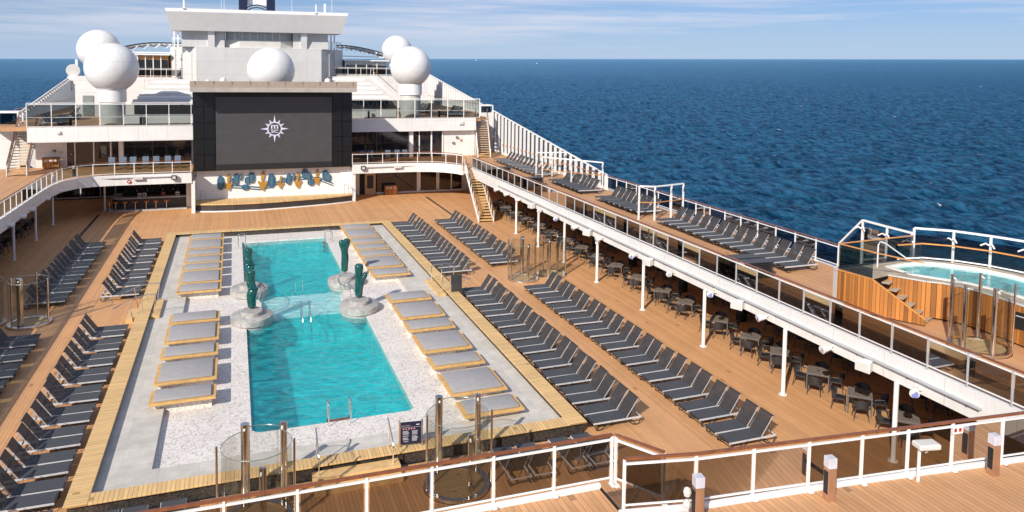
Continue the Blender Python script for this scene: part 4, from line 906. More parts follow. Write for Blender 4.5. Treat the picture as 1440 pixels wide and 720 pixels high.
# compass emblem
def star(cx_, cz, y):
    b = MB()
    def spike(ang, r0, r1, hw):
        for s in (-1, 1):
            tipx, tipz = math.cos(ang), math.sin(ang); nx, nz = -tipz * s, tipx * s
            P = [(cx_ + tipx * r0, y, cz + tipz * r0), (cx_ + tipx * r0 + nx * hw, y, cz + tipz * r0 + nz * hw), (cx_ + tipx * r1, y, cz + tipz * r1)]
            Q = [(cx_ + tipx * (r0 + .05), y, cz + tipz * (r0 + .05)), (cx_ + tipx * (r0 + .05) + nx * hw * .45, y, cz + tipz * (r0 + .05) + nz * hw * .45), (cx_ + tipx * (r1 - .3), y, cz + tipz * (r1 - .3))]
            if s > 0 or r1 > 1.1: 
                k = [P[0], P[1], P[2]]
                k2 = [(p[0], p[1] + .004, p[2]) for p in k]
                b.add(k, [(0, 1, 2)])
            else:
                # outlined dark half
                a_, b_, c_ = [Vector(p) for p in P]
                for p, q in ((a_, b_), (b_, c_), (c_, a_)): b.bar(p, q, .05, .004, up=(0, 1, 0))
    for i in range(12):
        ang = R(90 + 30 * i); big = i % 3 == 0
        spike(ang, .62, 1.28 if big else .98, .11 if big else .10)
    n = 48; vs = []
    for i in range(n):
        a = 2 * math.pi * i / n; vs += [(cx_ + .56 * math.cos(a), y - .001, cz + .56 * math.sin(a)), (cx_ + .66 * math.cos(a), y - .001, cz + .66 * math.sin(a))]
    b.add(vs, [(2 * i, 2 * i + 1, (2 * i + 3) % (2 * n), (2 * i + 2) % (2 * n)) for i in range(n)])
    b.box(cx_ - .42, cx_ + .42, y - .002, y, cz - .075, cz - .06)
    return b
star(8.37 - 8.43, 7.25, .047).build('compass_emblem', 'logo', led)
text_obj('letter_m', 'm', .80, 'logo', led, (-.06, .045, 7.43), (R(90), 0, 0), .001, (.64, .36))
text_obj('letters_sc', 'SC', .44, 'logo', led, (-.06, .045, 7.01), (R(90), 0, 0), .001, (.62, .27))
# canopy
b = MB(); b.prof_x([(.0, 10.79), (-2.1, 10.80), (-2.3, 11.20), (-2.42, 11.72), (-2.3, 11.74), (-2.0, 11.3), (2.2, 11.3), (2.2, 10.79)], X0 - .1, X1 + .1); b.build('canopy', 'beige', t)
for i in range(10):
    x = X0 + .3 + i * (X1 - X0 - .6) / 9; MB().prof_x([(-2.101, 10.79), (-2.48, 11.76), (-2.40, 11.74), (-2.3, 11.2), (-2.09, 10.8)], x - .05, x + .05).build('canopy_rib', 'beige', t)
b = MB(); b.prof_x([(-2.06, 10.76), (-2.16, 11.16), (-2.34, 11.14), (-2.14, 10.76)], X0 - .1, X1 + .1); b.build('canopy_edge', 'offwhite', t)
for i, (x, w) in enumerate(((2.6, .5), (3.9, .7), (4.7, .4), (12.4, .4), (13.3, .7), (14.2, .45))):
    tt = thing('roof_dome', 'small white dome unit on the screen canopy, %s from the left' % ORD[i], 'antenna', (x, 50.2, 11.30), 0, 'small white units on the canopy')
    MB().lathe([(0, 0), (w * .35, 0), (w * .35, w * .35), (w * .42, w * .6), (w * .35, w * .9), (0, w * 1.05)], n=20).build('dome', 'white', tt, smooth=True); MB().box(-w * .5, w * .5, -w * .3, w * .3, 0.0, .12).build('foot', 'white', tt)

# stage wall with art
w_ = tag(MB().box(1.51, 15.54, 50.45, 50.75, 0, 3.44).build('stage_wall', 'white'), 'plain white wall behind the stage carrying the cactus artwork', 'wall')
tag(MB().box(1.2, 1.5, 47.7, 51.99, 0, 2.89).build('stage_side_wall', 'white_wall'), 'short white side wall at the left end of the stage', 'wall')
tag(MB().box(15.55, 15.9, 49.8, 51.99, 0, 2.89).build('stage_side_wall', 'white_wall'), 'short white side wall at the right end of the stage', 'wall')
t = thing('stage', 'low bowed stage with golden plank top and dark mosaic front', 'stage', (1.5, 48.3, 0))
pf = [(0, .0)] + [(x, -.7 * math.sin(math.pi * min(x, 11) / 14) - 0 + x * .055) for x in np.linspace(.5, 13.9, 16)] + [(14.1, 1.2)]
pf = [(0, 0), (1.5, -.45), (3.3, -.68), (5.3, -.70), (7.5, -.4), (9.5, -.02), (11.5, .45), (13.0, .95), (14.0, 1.4)]
poly = pf + [(14.0, 2.14), (0, 2.14)]
MB().prism(poly, .10, .62).build('front', 'mosaic', t); MB().prism([(x + (0 if 0 < i < 8 else 0), y - .07) if i < 9 else (x, y) for i, (x, y) in enumerate(poly)], .622, .74).build('top', 'teak_x', t)
MB().prism([(x, y - .1) if i < 9 else (x, y) for i, (x, y) in enumerate(poly)], 0, .10).build('foot_strip', 'white', t)
for k, (x, s) in enumerate(((1.9, 1), (15.2, -1))):
    tt = thing('stage_handrail', 'small curved steel handrail at the %s end of the stage' % ('left', 'right')[k], 'handrail', (x, 49.7, .74))
    b = MB()
    MB().tube([(-.5 * s, -.3, .35), (-.2 * s, 0, .8), (.1 * s, .2, .9), (.45 * s, .3, .9)], .03, 8).build('rail', 'steel', tt, smooth=True)
    for px, pz in ((-.4, .45), (0, .85), (.4, .9)): MB().tube([(px * s, 0, 0), (px * s, .1, pz)], .02, 6).build('post', 'steel', tt)
# cactus art: one wall mounted piece, each motif a part
t = thing('cactus_mural', 'wall mounted garland of petrol blue and golden cactus shapes above the stage', 'artwork', (4.75 * .02, 50.44, 13.4 * .02)); t.scale = (.98, 1, .98)
b = MB()
vine = [(3.3, 1.7), (4.5, 1.75), (5.8, 1.62), (7.0, 1.45), (8.0, 1.6), (9.0, 2.05), (10.3, 2.3), (11.6, 2.3), (12.6, 2.15), (14.0, 1.55)]
for dz in (0, -.22): b.tube([(x, -.06, z + dz) for x, z in vine], .045, 6)
b.build('stem', 'teal_art', t)
def leaf(b, x, z, w, h, ang=0, th=.12, y=-.1):
    n = 18; a0 = R(ang); P = []
    for i in range(n):
        a = 2 * math.pi * i / n; px = w / 2 * math.cos(a); pz = h / 2 * math.sin(a) * (1 + .1 * math.cos(a * 2))
        P.append((x + px * math.cos(a0) - pz * math.sin(a0), z + px * math.sin(a0) + pz * math.cos(a0)))
    b.add([(p[0], y, p[1]) for p in P] + [(p[0], y + th, p[1]) for p in P], [tuple(range(n)), tuple(range(n, 2 * n))[::-1]] + [(i, n + i, n + (i + 1) % n, (i + 1) % n) for i in range(n)])
    for k in (-1, 0, 1): 
        q = [(x + k * w * .2 * math.cos(a0) - v * h * .42 * (1 - .2 * abs(k)) * math.sin(a0), y - .02, z + k * w * .2 * math.sin(a0) + v * h * .42 * (1 - .2 * abs(k)) * math.cos(a0)) for v in (-1, 0, 1)]
        ribs.append(q)
def motif(name, mat, leaves):
    global ribs; ribs = []
    b = MB(); y = -.1
    for i, l in enumerate(leaves): leaf(b, *l, y=-.12 - .015 * i)
    o = b.build(name, mat, t)
    if mat == 'teal_art':
        b = MB()
        for q in ribs: b.tube(q, .011, 5)
        b.build('pale_ribs', 'grey', o)
for x, z, w, h, s in ((3.56, 1.98, .62, 1.5, 0), (8.15, 2.02, .66, 1.5, 0)): motif('column_cactus', 'teal_art', [(x, z, w, h)])
for x, z in ((4.95, 2.3), (9.78, 2.1)): motif('branched_cactus', 'teal_art', [(x, z, .5, 1.2), (x - .38, z - .05, .28, .6, 20), (x + .42, z + .2, .28, .7, -15)])
for L_ in ([(6.35, 2.4, .6, 1.15), (5.95, 2.15, .5, .8), (5.75, 1.5, .62, .6)], [(11.3, 2.6, .6, 1.1), (11.65, 2.35, .5, .8), (11.85, 1.75, .65, .75)], [(13.25, 2.35, .6, 1.2), (13.55, 2.15, .5, .8)]): motif('prickly_pear', 'teal_art', L_)
for x, z, k in ((4.25, 2.1, 1), (7.35, 2.15, 1.25), (8.98, 1.9, .8), (10.6, 2.05, 1), (12.44, 2.3, 1)): motif('golden_bloom', 'gold_art', [(x + .02, z + .30 * k, .26 * k, .95 * k, -8), (x, z - .42 * k, .50 * k, .62 * k), (x - .25 * k, z - .22 * k, .18 * k, .34 * k, 30), (x + .25 * k, z - .22 * k, .18 * k, .34 * k, -30), (x, z - .68 * k, .2 * k, .3 * k)])

# ------------------------------------------------------------------ deck house walls
def wall_with_openings(name, label, origin, parts, cat='wall', rz=0):
    """parts: list of (part name, material, box relative)"""
    t = thing(name, label, cat, origin, rz)
    for p in parts:
        nm, mt_, bx = p[:3]; o = MB().box(*bx).build(nm, mt_, t)
        for q in p[3:]: MB().box(*q[2]).build(q[0], q[1], o)
    return t
def frame_parts(x0, x1, z0, z1, w=.12, y0=-.06, y1=.0, m='white'):
    return [('jamb', m, (x0 - w / 2, x0 + w / 2, y0, y1, z0, z1)), ('jamb', m, (x1 - w / 2, x1 + w / 2, y0, y1, z0, z1))]
# lower right
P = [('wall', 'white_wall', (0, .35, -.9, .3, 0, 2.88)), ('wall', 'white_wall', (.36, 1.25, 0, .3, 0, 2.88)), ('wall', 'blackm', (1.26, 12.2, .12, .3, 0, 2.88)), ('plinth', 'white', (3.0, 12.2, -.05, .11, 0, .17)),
     ('information_panel', 'sand', (1.8, 2.9, -.08, .02, 0, 2.3), ('screen', 'navy', (2.02, 2.68, -.1, -.082, .62, 1.98))),
     ('window', 'window_b', (3.05, 7.2, -.02, .1, .18, 2.4)), ('column', 'white', (7.25, 7.65, -.1, .1, 0, 2.88)), ('lintel', 'white', (1.26, 12.2, -.06, .1, 2.42, 2.88)),
     ('sliding_door', 'window_b', (7.75, 9.35, -.02, .1, .1, 2.4)), ('door_frame', 'white', (9.37, 9.5, -.07, .1, 0, 2.4)), ('door_frame', 'white', (9.55, 9.68, -.07, .1, 0, 2.4)), ('door_frame', 'white', (7.66, 9.36, -.07, -.025, 0, .12)),
     ('sliding_door', 'window_b', (9.7, 10.95, -.02, .1, .1, 2.4)), ('door_frame', 'white', (10.96, 11.08, -.07, .1, 0, 2.4)), ('door_frame', 'white', (9.7, 10.95, -.07, -.025, 0, .12)), ('window', 'window', (11.1, 12.15, -.02, .1, .05, 2.4))]
wall_with_openings('deck_house_wall', 'white framed dark glass doors and windows under the right balcony', (15.6, 53.5, 0), P, 'wall')
tag(MB().box(27.8, 32.99, 53.6, 53.8, 0, 2.85).build('rear_wall', 'offwhite'), 'pale wall closing the space under the right promenade', 'wall')
tag(MB().box(32.75, 32.99, -20, 53.5, 0, 2.85).build('outer_wall', 'hole'), 'outer wall painted shade-dark behind the shaded right cafe tables', 'wall')
tag(MB().box(-15.55, -15.3, -20, 59, 0, 2.89).build('outer_wall', 'hole'), 'outer wall painted shade-dark behind the shaded left tables', 'wall')
# lower left: dark recess with windows and the bar
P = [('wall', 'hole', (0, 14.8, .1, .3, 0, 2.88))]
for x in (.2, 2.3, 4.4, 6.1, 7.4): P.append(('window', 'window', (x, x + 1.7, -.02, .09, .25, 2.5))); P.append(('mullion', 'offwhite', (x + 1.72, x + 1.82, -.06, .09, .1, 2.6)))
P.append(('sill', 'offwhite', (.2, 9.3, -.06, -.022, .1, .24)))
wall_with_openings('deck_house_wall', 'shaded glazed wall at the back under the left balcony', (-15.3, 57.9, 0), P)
t = thing('bar_counter', 'rounded dark stone bar with pale top under the left balcony', 'bar', (-5.6, 50.9, 0))
out = [(6.2, 0), (.9, 0), (.45, .12), (.12, .45), (0, .9), (0, 3.0), (.6, 3.0), (.6, 1.0), (1.0, .65), (6.2, .65)]
MB().prism(out, .0, 1.0).build('counter_front', 'mosaic', t); MB().prism([(x - .08 if x < 1 and y < 1 or x == 0 else x, y - .14 if y < .5 else y) for x, y in out], 1.002, 1.10).build('counter_top', 'grey', t)
MB().prism([(6.3, -.75), (.6, -.75), (-.1, -.5), (-.5, .1), (-.5, 1), (0, .9), (6.3, .001)], 0, .10).build('foot_plinth', 'grey', t)
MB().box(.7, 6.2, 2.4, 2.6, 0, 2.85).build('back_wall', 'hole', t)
for z in (1.25, 1.7, 2.1): MB().box(.9, 6.1, 2.1, 2.38, z, z + .03).build('shelf', 'dgrey', t)
tag(MB().box(.62, 1.2, 50.8, 53.8, 0, 2.88).build('bar_end_wall', 'white_wall'), 'white end wall between the bar and the stage', 'wall')
for i in range(24):
    x = -4.6 + i * .22; tt = tag(MB().lathe([(0, 0), (.035, 0), (.035, .2), (.012, .25), (.012, .3), (0, .3)], n=8, c=(0, 0, 0)).build('bottle', ('green', 'sand', 'red', 'box_w', 'dgrey')[(i * 7) % 5], loc=(x, 53.1, (1.28, 1.73)[i % 2])), 'bottle on the shelf behind the bar, %s from the left' % ORD[i], 'bottle', 'bottles behind the bar')
for i, (x, y, c_) in enumerate(((-1.35, 51.35, 'red'), (-3.3, 51.3, 'steel_r'), (-2.9, 51.35, 'steel_r'), (-.15, 51.3, 'white'))):
    tt = thing('bar_machine', '%s small machine standing on the bar top' % ('red', 'left steel', 'middle steel', 'white')[i], 'appliance', (x, y, 1.10))
    MB().box(-.15, .15, -.14, .14, 0, .34).build('body', c_, tt, bevel=.02); MB().box(-.1, .1, -.16, -.141, .1, .25).build('panel', 'dgrey', tt)
for i, x in enumerate((-5.66, -5.15, -4.41, -3.57, -2.69, -1.9, -1.03)):
    tt = thing('bar_stool', 'orange topped bar stool, %s from the left of the bar' % ORD[i], 'bar stool', (x, 50.35 - (.0 if i else -.15) , .1), 0, 'orange topped bar stools')
    MB().lathe([(0, .66), (.20, .66), (.22, .70), (.20, .74), (0, .74)], n=20).build('seat', 'orange', tt, smooth=True); MB().lathe([(.03, 0), (.03, .66)], n=10).build('stem', 'steel', tt); MB().lathe([(0, 0), (.19, 0), (.19, .015), (.03, .03)], n=20).build('foot', 'steel', tt)
# upper level walls
P = [('wall', 'white_wall', (0, 2.4, 0, .3, 0, 3.2)), ('wall', 'white_wall', (2.4, 13.2, .12, .3, 0, 3.2)), ('lintel', 'white', (2.4, 13.2, -.2, .1, 2.48, 3.2))]
for a, c in ((2.5, 3.1), (3.2, 4.6), (4.75, 6.0), (6.2, 6.7), (7.2, 9.6), (9.65, 13.0)): P.append(('window', 'window' if a > 7 else 'window_b', (a, c, -.02, .1, .05, 2.47)))
for x in (2.45, 3.15, 4.68, 6.08, 6.95): P.append(('door_frame', 'white', (x - (.05 if x < 6.5 else .2), x + (.05 if x < 6.5 else .2), -.08, -.021, 0, 2.47)))
wall_with_openings('upper_house_wall', 'white wall with dark glass doors above the left balcony', (-12.1, 54.6, ZB), P)
P = [('wall', 'white_wall', (10.6, 14.1, 0, .3, 0, 3.6)), ('wall', 'white_wall', (0, 10.59, .12, .3, 0, 3.6)), ('lintel', 'white', (0, 10.59, -.1, .1, 2.86, 3.6))]
for a, c in ((0.1, 3.3), (3.35, 6.7), (7.3, 7.8), (7.95, 9.1), (9.3, 10.35)): P.append(('window', 'window', (a, c, -.02, .1, .05, 2.85)))
for x, w in ((7.0, .4), (7.87, .1), (9.2, .16), (10.45, .16)): P.append(('door_frame', 'white', (x - w / 2, x + w / 2, -.08, -.021, 0, 2.85)))
wall_with_openings('upper_house_wall', 'white wall with dark glass doors above the right balcony', (15.55, 54.9, ZB), P)
tag(MB().box(29.66, 29.9, 55.0, 60.5, ZB, ZCR - .31).build('side_wall', 'white_wall'), 'white side wall behind the upper right staircase', 'wall')
tag(MB().box(29.66, 33, 60.6, 60.9, ZB, ZCR - .31).build('stair_back_wall', 'white_wall'), 'white wall at the back of the right stair recess', 'wall')
tag(MB().box(-15.4, -12.11, 57.5, 57.7, ZB, ZCL - .31).build('stair_back_wall', 'white_wall'), 'white wall at the back of the left stair recess', 'wall')
# sign lights, buttons
for i, (x, y, z, w) in enumerate(((-11.3, 54.58, 6.6, .35), (27.9, 54.28, 7.05, .45), (-9.6, 51.28, 6.95, .3))):
    tt = thing('wall_box', ('small white box on the left stair wall', 'white box light on the right upper fascia', 'small white box on the left upper fascia')[i], 'wall box', (x, y, z)); MB().box(-w / 2, w / 2, -.15, 0, 0, w * .8).build('casing', 'white', tt, bevel=.02); MB().box(-w * .3, w * .3, -.156, -.151, .05, w * .5).build('lens', 'offwhite', tt)
def cart(x, y, z, label, w=1.3):
    t = thing('towel_cart', label, 'cart', (x, y, z), 0, 'wooden towel return boxes')
    MB().box(0, w, 0, .6, .05, .95).build('cabinet', 'slat_x', t); MB().box(-.02, w + .02, -.02, .62, .951, 1.0).build('lid', 'dgrey', t)
    for k in range(3): MB().box(.18 + k * .38, .38 + k * .38, -.012, -.001, .62, .82).build('label_plate', 'box_w', t)
cart(19.3, 52.6, 0, 'wooden towel cart with three square labels under the right balcony'); cart(-12.0 + .6, 53.6, ZB, 'wooden towel cart with three square labels on the left upper level', 1.3)

# ------------------------------------------------------------------ equipment on fascias
def flood(x, y, z, label, rz, blue=False, s=1.0):
    t = thing('floodlight', label, 'floodlight', (x, y, z), rz, 'white drum floodlights on the fascia')
    MB().tube([(0, 0, 0), (-.28 * s, -.04, -.03), (-.36 * s, -.06, -.05)], [.09 * s, .15 * s, .155 * s], 18).build('drum', 'white', t, smooth=True)
    MB().tube([(-.361 * s, -.06, -.05), (-.37 * s, -.06, -.05)], .12 * s, 18).build('lens', 'blue' if blue else 'grey', t)
    MB().bar((0, 0, 0), (.15, 0, .12), .05).bar((.0, -.2 * s, 0), (0, .2 * s, 0), .03).build('bracket', 'white', t)
def speaker(x, y, z, label, rz):
    t = thing('loudspeaker', label, 'loudspeaker', (x, y, z), rz, 'white box loudspeakers on the fascia')
    MB().prism([(-.42, -.28), (-.42, .28), (0, .16), (0, -.16)], -.2, .16).build('cabinet', 'white', t, bevel=.02)
    MB().box(-.432, -.425, -.25, .25, -.18, .14).build('grille', 'offwhite', t); MB().bar((0, 0, 0), (.14, 0, .05), .05).build('bracket', 'white', t)
Fy = [(36.15, 0), (33.68, 0), (31, 0), (26.6, 0), (23.6, 1), (20.4, 0), (16.9, 0), (12.73, 1), (9.02, 0), (5.38, 1), (1.6, 1), (-2.1, 0), (-5.94, 1)]
for i, (y, bl) in enumerate(Fy[::-1]): flood(25.92, y, 2.92, 'white drum floodlight on the right fascia, %s from the near end' % ORD[i], R(rnd.uniform(-25, 35)), bool(bl))
for i, y in enumerate((-3.95, 3.3, 11.0, 18.5, 28.0)): speaker(25.93, y, 3.0, 'white box loudspeaker on the right fascia, %s from the near end' % ORD[i], R(rnd.uniform(10, 30)))
t = thing('cable_tray', 'long grey cable tray along the right white fascia', 'cable tray', (25.99, 0, 3.17)); MB().box(-.06, .08, -8.2, 36.5, 0, .05).build('tray', 'grey', t)
for i in range(20): MB().box(-.05, .09, -7.8 + i * 2.2, -7.74 + i * 2.2, -.03, -.001).build('clip', 'dgrey', t)
for x0, x1, y, z, l in ((-6.0, -.3, 47.56, 3.36, 'left of the big screen'), (17.0, 23.2, 49.6, 3.32, 'right of the big screen')):
    t = thing('cable_tray', 'straight grey cable tray on the balcony front %s' % l, 'cable tray', (x0, y, z)); MB().box(0, x1 - x0, -.1, 0, 0, .06).build('tray', 'grey', t)
    MB().box(2.6, 3.4, -.25, -.102, -.12, .1).build('control_box', 'offwhite', t)
for i, (x, y, z) in enumerate(((-.15, 47.5, 3.3), (16.6, 49.6, 3.3))):
    t = thing('spotlight', 'square dark spotlight on the balcony front %s of the screen' % ('left', 'right')[i], 'spotlight', (x, y, z)); MB().box(-.22, .22, -.25, 0, -.18, .2).build('housing', 'dgrey', t, bevel=.02); MB().box(-.13, .13, -.256, -.251, -.1, .12).build('lens', 'box_w', t)
t = thing('alarm_disc', 'small red round sign on the left balcony front', 'sign', (-3.7, 47.55, 3.05)); MB().tube([(0, 0, 0), (0, -.03, 0)], .16, 20).build('plate', 'red', t); MB().tube([(0, -.031, 0), (0, -.035, 0)], .07, 14).build('centre', 'white', t)
for i, (x, y) in enumerate(((-8.72, 33.9), (-8.72, 36.5), (-8.72, 41), (-8.6, 44.5), (-8.72, 31))):
    flood(x - .02, y, 2.95, 'white drum floodlight on the left fascia, %s from the near end' % ORD[(1, 2, 3, 4, 0)[i]], R(180 + 20), True if i % 2 else False, 1.1)
# bins
for i, y in enumerate((8.7, 14.3, 20.4, 26)):
    t = thing('waste_bin', 'black round waste bin beside the shaded tables, %s from the near end' % ORD[i], 'bin', (30.15, y, 0), 0, 'black waste bins')
    MB().lathe([(0, 0), (.26, 0), (.28, .05), (.28, .75), (0, .75)], n=20).build('body', 'blackm', t, smooth=True); MB().lathe([(.27, .76), (.22, .95), (.1, 1.02), (0, 1.02)], n=20).build('lid', 'blackm', t, smooth=True)

# deck bollard lights
M_['bronze'] = plain('deck_reflect_steel', (.50, .30, .19), .3, .6)  # steel tinted brown: the deck's reflection is painted into its colour
def bollard(x, y, z, label, h=1.0, metal='sand', cap='box_w'):
    t = thing('bollard_light', label, 'bollard light', (x, y, z), R(-8), 'square deck bollard lights')
    MB().box(-.10, .10, -.10, .10, 0, h - .24).build('shaft', 'bronze' if metal == 'sand' else metal, t, bevel=.008); MB().box(-.105, .105, -.105, .105, h - .238, h).build('light_cap', cap, t, bevel=.01)
    MB().box(-.106, -.101, -.075, .075, .15, h - .32).build('dark_side', 'blackm', t)
bollard(17.5, -11.05, ZB, 'square bollard light on the near deck by the second right railing bay', 1.0)
bollard(22.15, -11.5, ZB, 'square bollard light on the near deck at the right end of the railing', 1.0)
bollard(14.16, -10.75, ZB, 'square bollard light on the near deck beside the well corner', 1.0)
for i, y in enumerate((-7.2, -1.6, 4.4, 9.5, 15.4, 21)): bollard(26.75, y, ZB, 'dark bollard light behind the promenade railing, %s from the near end' % ORD[i], .9, 'blackm', 'grey')
bollard(-7.9, 47.9, ZB, 'dark bollard light on the left balcony curve', .9, 'blackm', 'grey')
t = thing('bell_lights', 'column of three faceted wall lamps beside the well bollard', 'lamp', (13.88, -10.75, ZB))
for k in range(3): MB().lathe([(0, 0), (.07, .04), (.09, .12), (.07, .2), (0, .24)], n=8).build('lamp', 'offwhite', t, loc=(0, 0, .02 + .27 * k))
t = thing('projector_box', 'white floodlight box on a post behind the near railing', 'floodlight', (20.1, -11.15, ZB), R(-12))
MB().bar((0, 0, 0), (0, 0, .8), .05).build('post', 'white', t); MB().box(-.1, .46, -.17, .17, .82, .96).build('housing', 'offwhite', t, bevel=.04); MB().tube([(.2, 0, .8), (.22, 0, .72), (.16, 0, .7)], .015, 6).build('cable', 'white', t)
t = thing('notice_plate', 'small white notice with red symbols on the near railing', 'sign', (21.35, -11.13, ZB + 1.06), R(-5)); MB().box(-.16, .16, -.01, 0, -.09, .09).build('plate', 'white', t); MB().box(-.11, -.03, -.014, -.0105, -.04, .05).box(.03, .11, -.014, -.0105, -.04, .05).build('symbols', 'red', t)
# well stair at the fore deck
t = thing('well_steps', 'short steps descending through the gap between the near railings', 'steps', (12.7, -10.0, ZB))
for k in range(3): MB().box(.05, 1.0, .05 + .32 * k, .36 + .32 * k, -.35 - .22 * k, -.30 - .22 * k).build('tread', 'deck_b', t)
MB().box(0, .05, 0, 1.05, -1.2, .01).build('black_edge', 'blackm', t)
# ------------------------------------------------------------------ glass windbreak frames on the promenade
def windbreak(pts, label, h=2.2):
    o = Vector((pts[0][0], pts[0][1], ZB)); P = [Vector((x, y, ZB)) - o for x, y in pts]
    t = thing('windbreak_frame', label, 'windbreak', o, 0, 'white windbreak frames on the promenade')
    for a in P: MB().bar(a, a + Vector((0, 0, h)), .09, .09).build('post', 'white', t)
    for a, c in zip(P, P[1:]):
        MB().bar(a + Vector((0, 0, h)), c + Vector((0, 0, h)), .09, .09).build('top_bar', 'white', t)
        MB().bar(a + Vector((0, 0, 1.15)), c + Vector((0, 0, 1.15)), .05).build('mid_rail', 'rail_l', t)
    for a in P[1:]:
        MB().tube([a + Vector((.0, -.05, h - .25)), a + Vector((-.12, -.2, h - .18)), a + Vector((-.25, -.3, h - .3))], .035, 8).build('spray_arm', 'white', t, smooth=True)
windbreak([(29.95, 37.6), (31.4, 37.4), (32.6, 37.3)], 'white windbreak frame on the promenade, farthest of the three')
windbreak([(29.3, 33.6), (30.6, 33.6), (32.7, 33.4)], 'white windbreak frame on the promenade, middle of the three') if False else None
windbreak([(28.9, 29.6), (29.4, 27.6), (28.9, 26.2)][:0] or [(29.3, 34.6), (30.9, 32.2), (32.6, 29.9)], 'white windbreak frame on the promenade, middle of the three')
windbreak([(29.35, 18.4), (30.25, 17.95), (31.7, 18.3), (32.8, 18.6)], 'white windbreak frame on the promenade, nearest of the three')

# ------------------------------------------------------------------ whirlpool platform
ZT = 5.1
M_['wet_stone'] = plain('beige_stone', (.40, .33, .24), .6, var=.2)
t = thing('whirlpool_platform', 'raised slatted teak platform with a white whirlpool at the right', 'whirlpool', (28.5, .3, ZB)); o0 = Vector((28.5, .3, ZB))
def rel(P): return [(x - 28.5, y - .3) for x, y in P]
D_ = ZT - ZB
A_ = (28.5, .33); B_ = (28.72, -1.25); C_ = (29.68, -3.0)
def slatwall(pts, zt, name='cladding', mat='slat', th=.06):
    """vertical wall along pts; zt list of top heights"""
    b = MB()
    for (p, q, za, zb) in zip(pts, pts[1:], zt, zt[1:]):
        d = Vector((q[0] - p[0], q[1] - p[1], 0)).normalized(); n = Vector((-d.y, d.x, 0)) * th / 2
        P4 = [(p[0] + n.x, p[1] + n.y), (q[0] + n.x, q[1] + n.y), (q[0] - n.x, q[1] - n.y), (p[0] - n.x, p[1] - n.y)]
        b.prism(P4, .08, [za, zb, zb, za] if sum(P4[i][0] * P4[(i + 1) % 4][1] - P4[(i + 1) % 4][0] * P4[i][1] for i in range(4)) > 0 else [za, zb, zb, za][::-1])
    return b.build(name, mat, t)
outer = rel([A_, B_, C_]); slatwall(outer, [D_, D_, .28])
b = MB(); b.bar((outer[0][0], outer[0][1], D_), (outer[1][0], outer[1][1], D_), .1, .04); b.bar((outer[1][0], outer[1][1], D_ + .01), (outer[2][0], outer[2][1], .3), .1, .04); b.build('coping', 'rail_l', t)
inner = rel([(29.84, -1.0), (30.3, -1.75), (30.55, -2.2), (30.95, -2.55), (31.25, -3.1), (31.38, -3.9), (31.3, -5.2), (31.1, -6.6), (30.6, -8.2)])
slatwall(inner, [D_] * len(inner))
b = MB()
for p, q in zip(inner, inner[1:]): b.bar((p[0], p[1], D_ + .01), (q[0], q[1], D_ + .01), .12, .04)
b.build('coping', 'offwhite', t)
back = rel([(28.5, .33), (28.7, .75), (33.2, .72), (34.25, -.1), (35.0, -1.3), (35.5, -2.6), (35.6, -4.5), (35.2, -6.6), (34.5, -8.2), (30.6, -8.2)])
slatwall(back, [D_] * len(back), mat='white_wall')
# platform top as ring around the tub
tub = rel([(30.85, .12), (31.7, .28), (32.9, .3), (33.75, -.25), (34.5, -1.3), (34.9, -2.6), (34.95, -4.3), (34.6, -6.0), (33.8, -7.4), (31.9, -7.3), (32.1, -5.6), (32.15, -4.2), (31.9, -2.9), (31.2, -1.9), (30.8, -1.2)])
def ring_fill(outer_, hole, z, name, mat):
    bm = bmesh.new()
    def loop(P): 
        vs = [bm.verts.new((x, y, z)) for x, y in P]; return [bm.edges.new((vs[i], vs[(i + 1) % len(vs)])) for i in range(len(vs))]
    es = loop(outer_) + loop(hole); bmesh.ops.triangle_fill(bm, edges=es, use_beauty=True)
    me = bpy.data.meshes.new(name); bm.to_mesh(me); bm.free(); me.materials.append(M_[mat]); o = bpy.data.objects.new(name, me); COL.objects.link(o); o.parent = t; return o
top_outer = rel([(28.53, .3), (28.75, -1.25), (29.84, -1.02)]) + inner[1:] + back[1:-1][::-1]
ring_fill(top_outer, [(x * 1.0, y) for x, y in tub], D_ - .01, 'platform_deck', 'wet_stone')
cxy = (sum(p[0] for p in tub) / len(tub), sum(p[1] for p in tub) / len(tub))
def shrink(P, k): 
    out = []
    for i, p in enumerate(P):
        a = Vector(P[i - 1]); c = Vector(P[(i + 1) % len(P)]); d = (c - a).normalized(); n = Vector((d.y, -d.x)); out.append((p[0] + n.x * k, p[1] + n.y * k))
    return out
s_ = shrink(tub, .17) ; 
area = lambda P: abs(sum(P[i][0] * P[(i + 1) % len(P)][1] - P[(i + 1) % len(P)][0] * P[i][1] for i in range(len(P))))
if area(s_) > area(tub): s_ = shrink(tub, -.17)
def skirt(P, Q, z0, z1, name, mat):
    n = len(P); return MB().add([(x, y, z0) for x, y in P] + [(x, y, z1) for x, y in Q], [(i, (i + 1) % n, n + (i + 1) % n, n + i) for i in range(n)]).build(name, mat, t, smooth=True)
tubp = skirt(tub, s_, D_ + .02, D_ + .03, 'tub_rim', 'tub'); skirt(s_, s_, D_ + .03, D_ - .9, 'tub_side', 'tub'); skirt(tub, tub, D_ - .02, D_ + .02, 'rim_edge', 'tub')
MB().add([(x, y, D_ - .9) for x, y in s_], [tuple(range(len(s_)))]).build('tub_floor', 'tub', t)
MB().add([(x, y, D_ - .06) for x, y in s_], [tuple(range(len(s_)))]).build('water', 'water_tub', t)
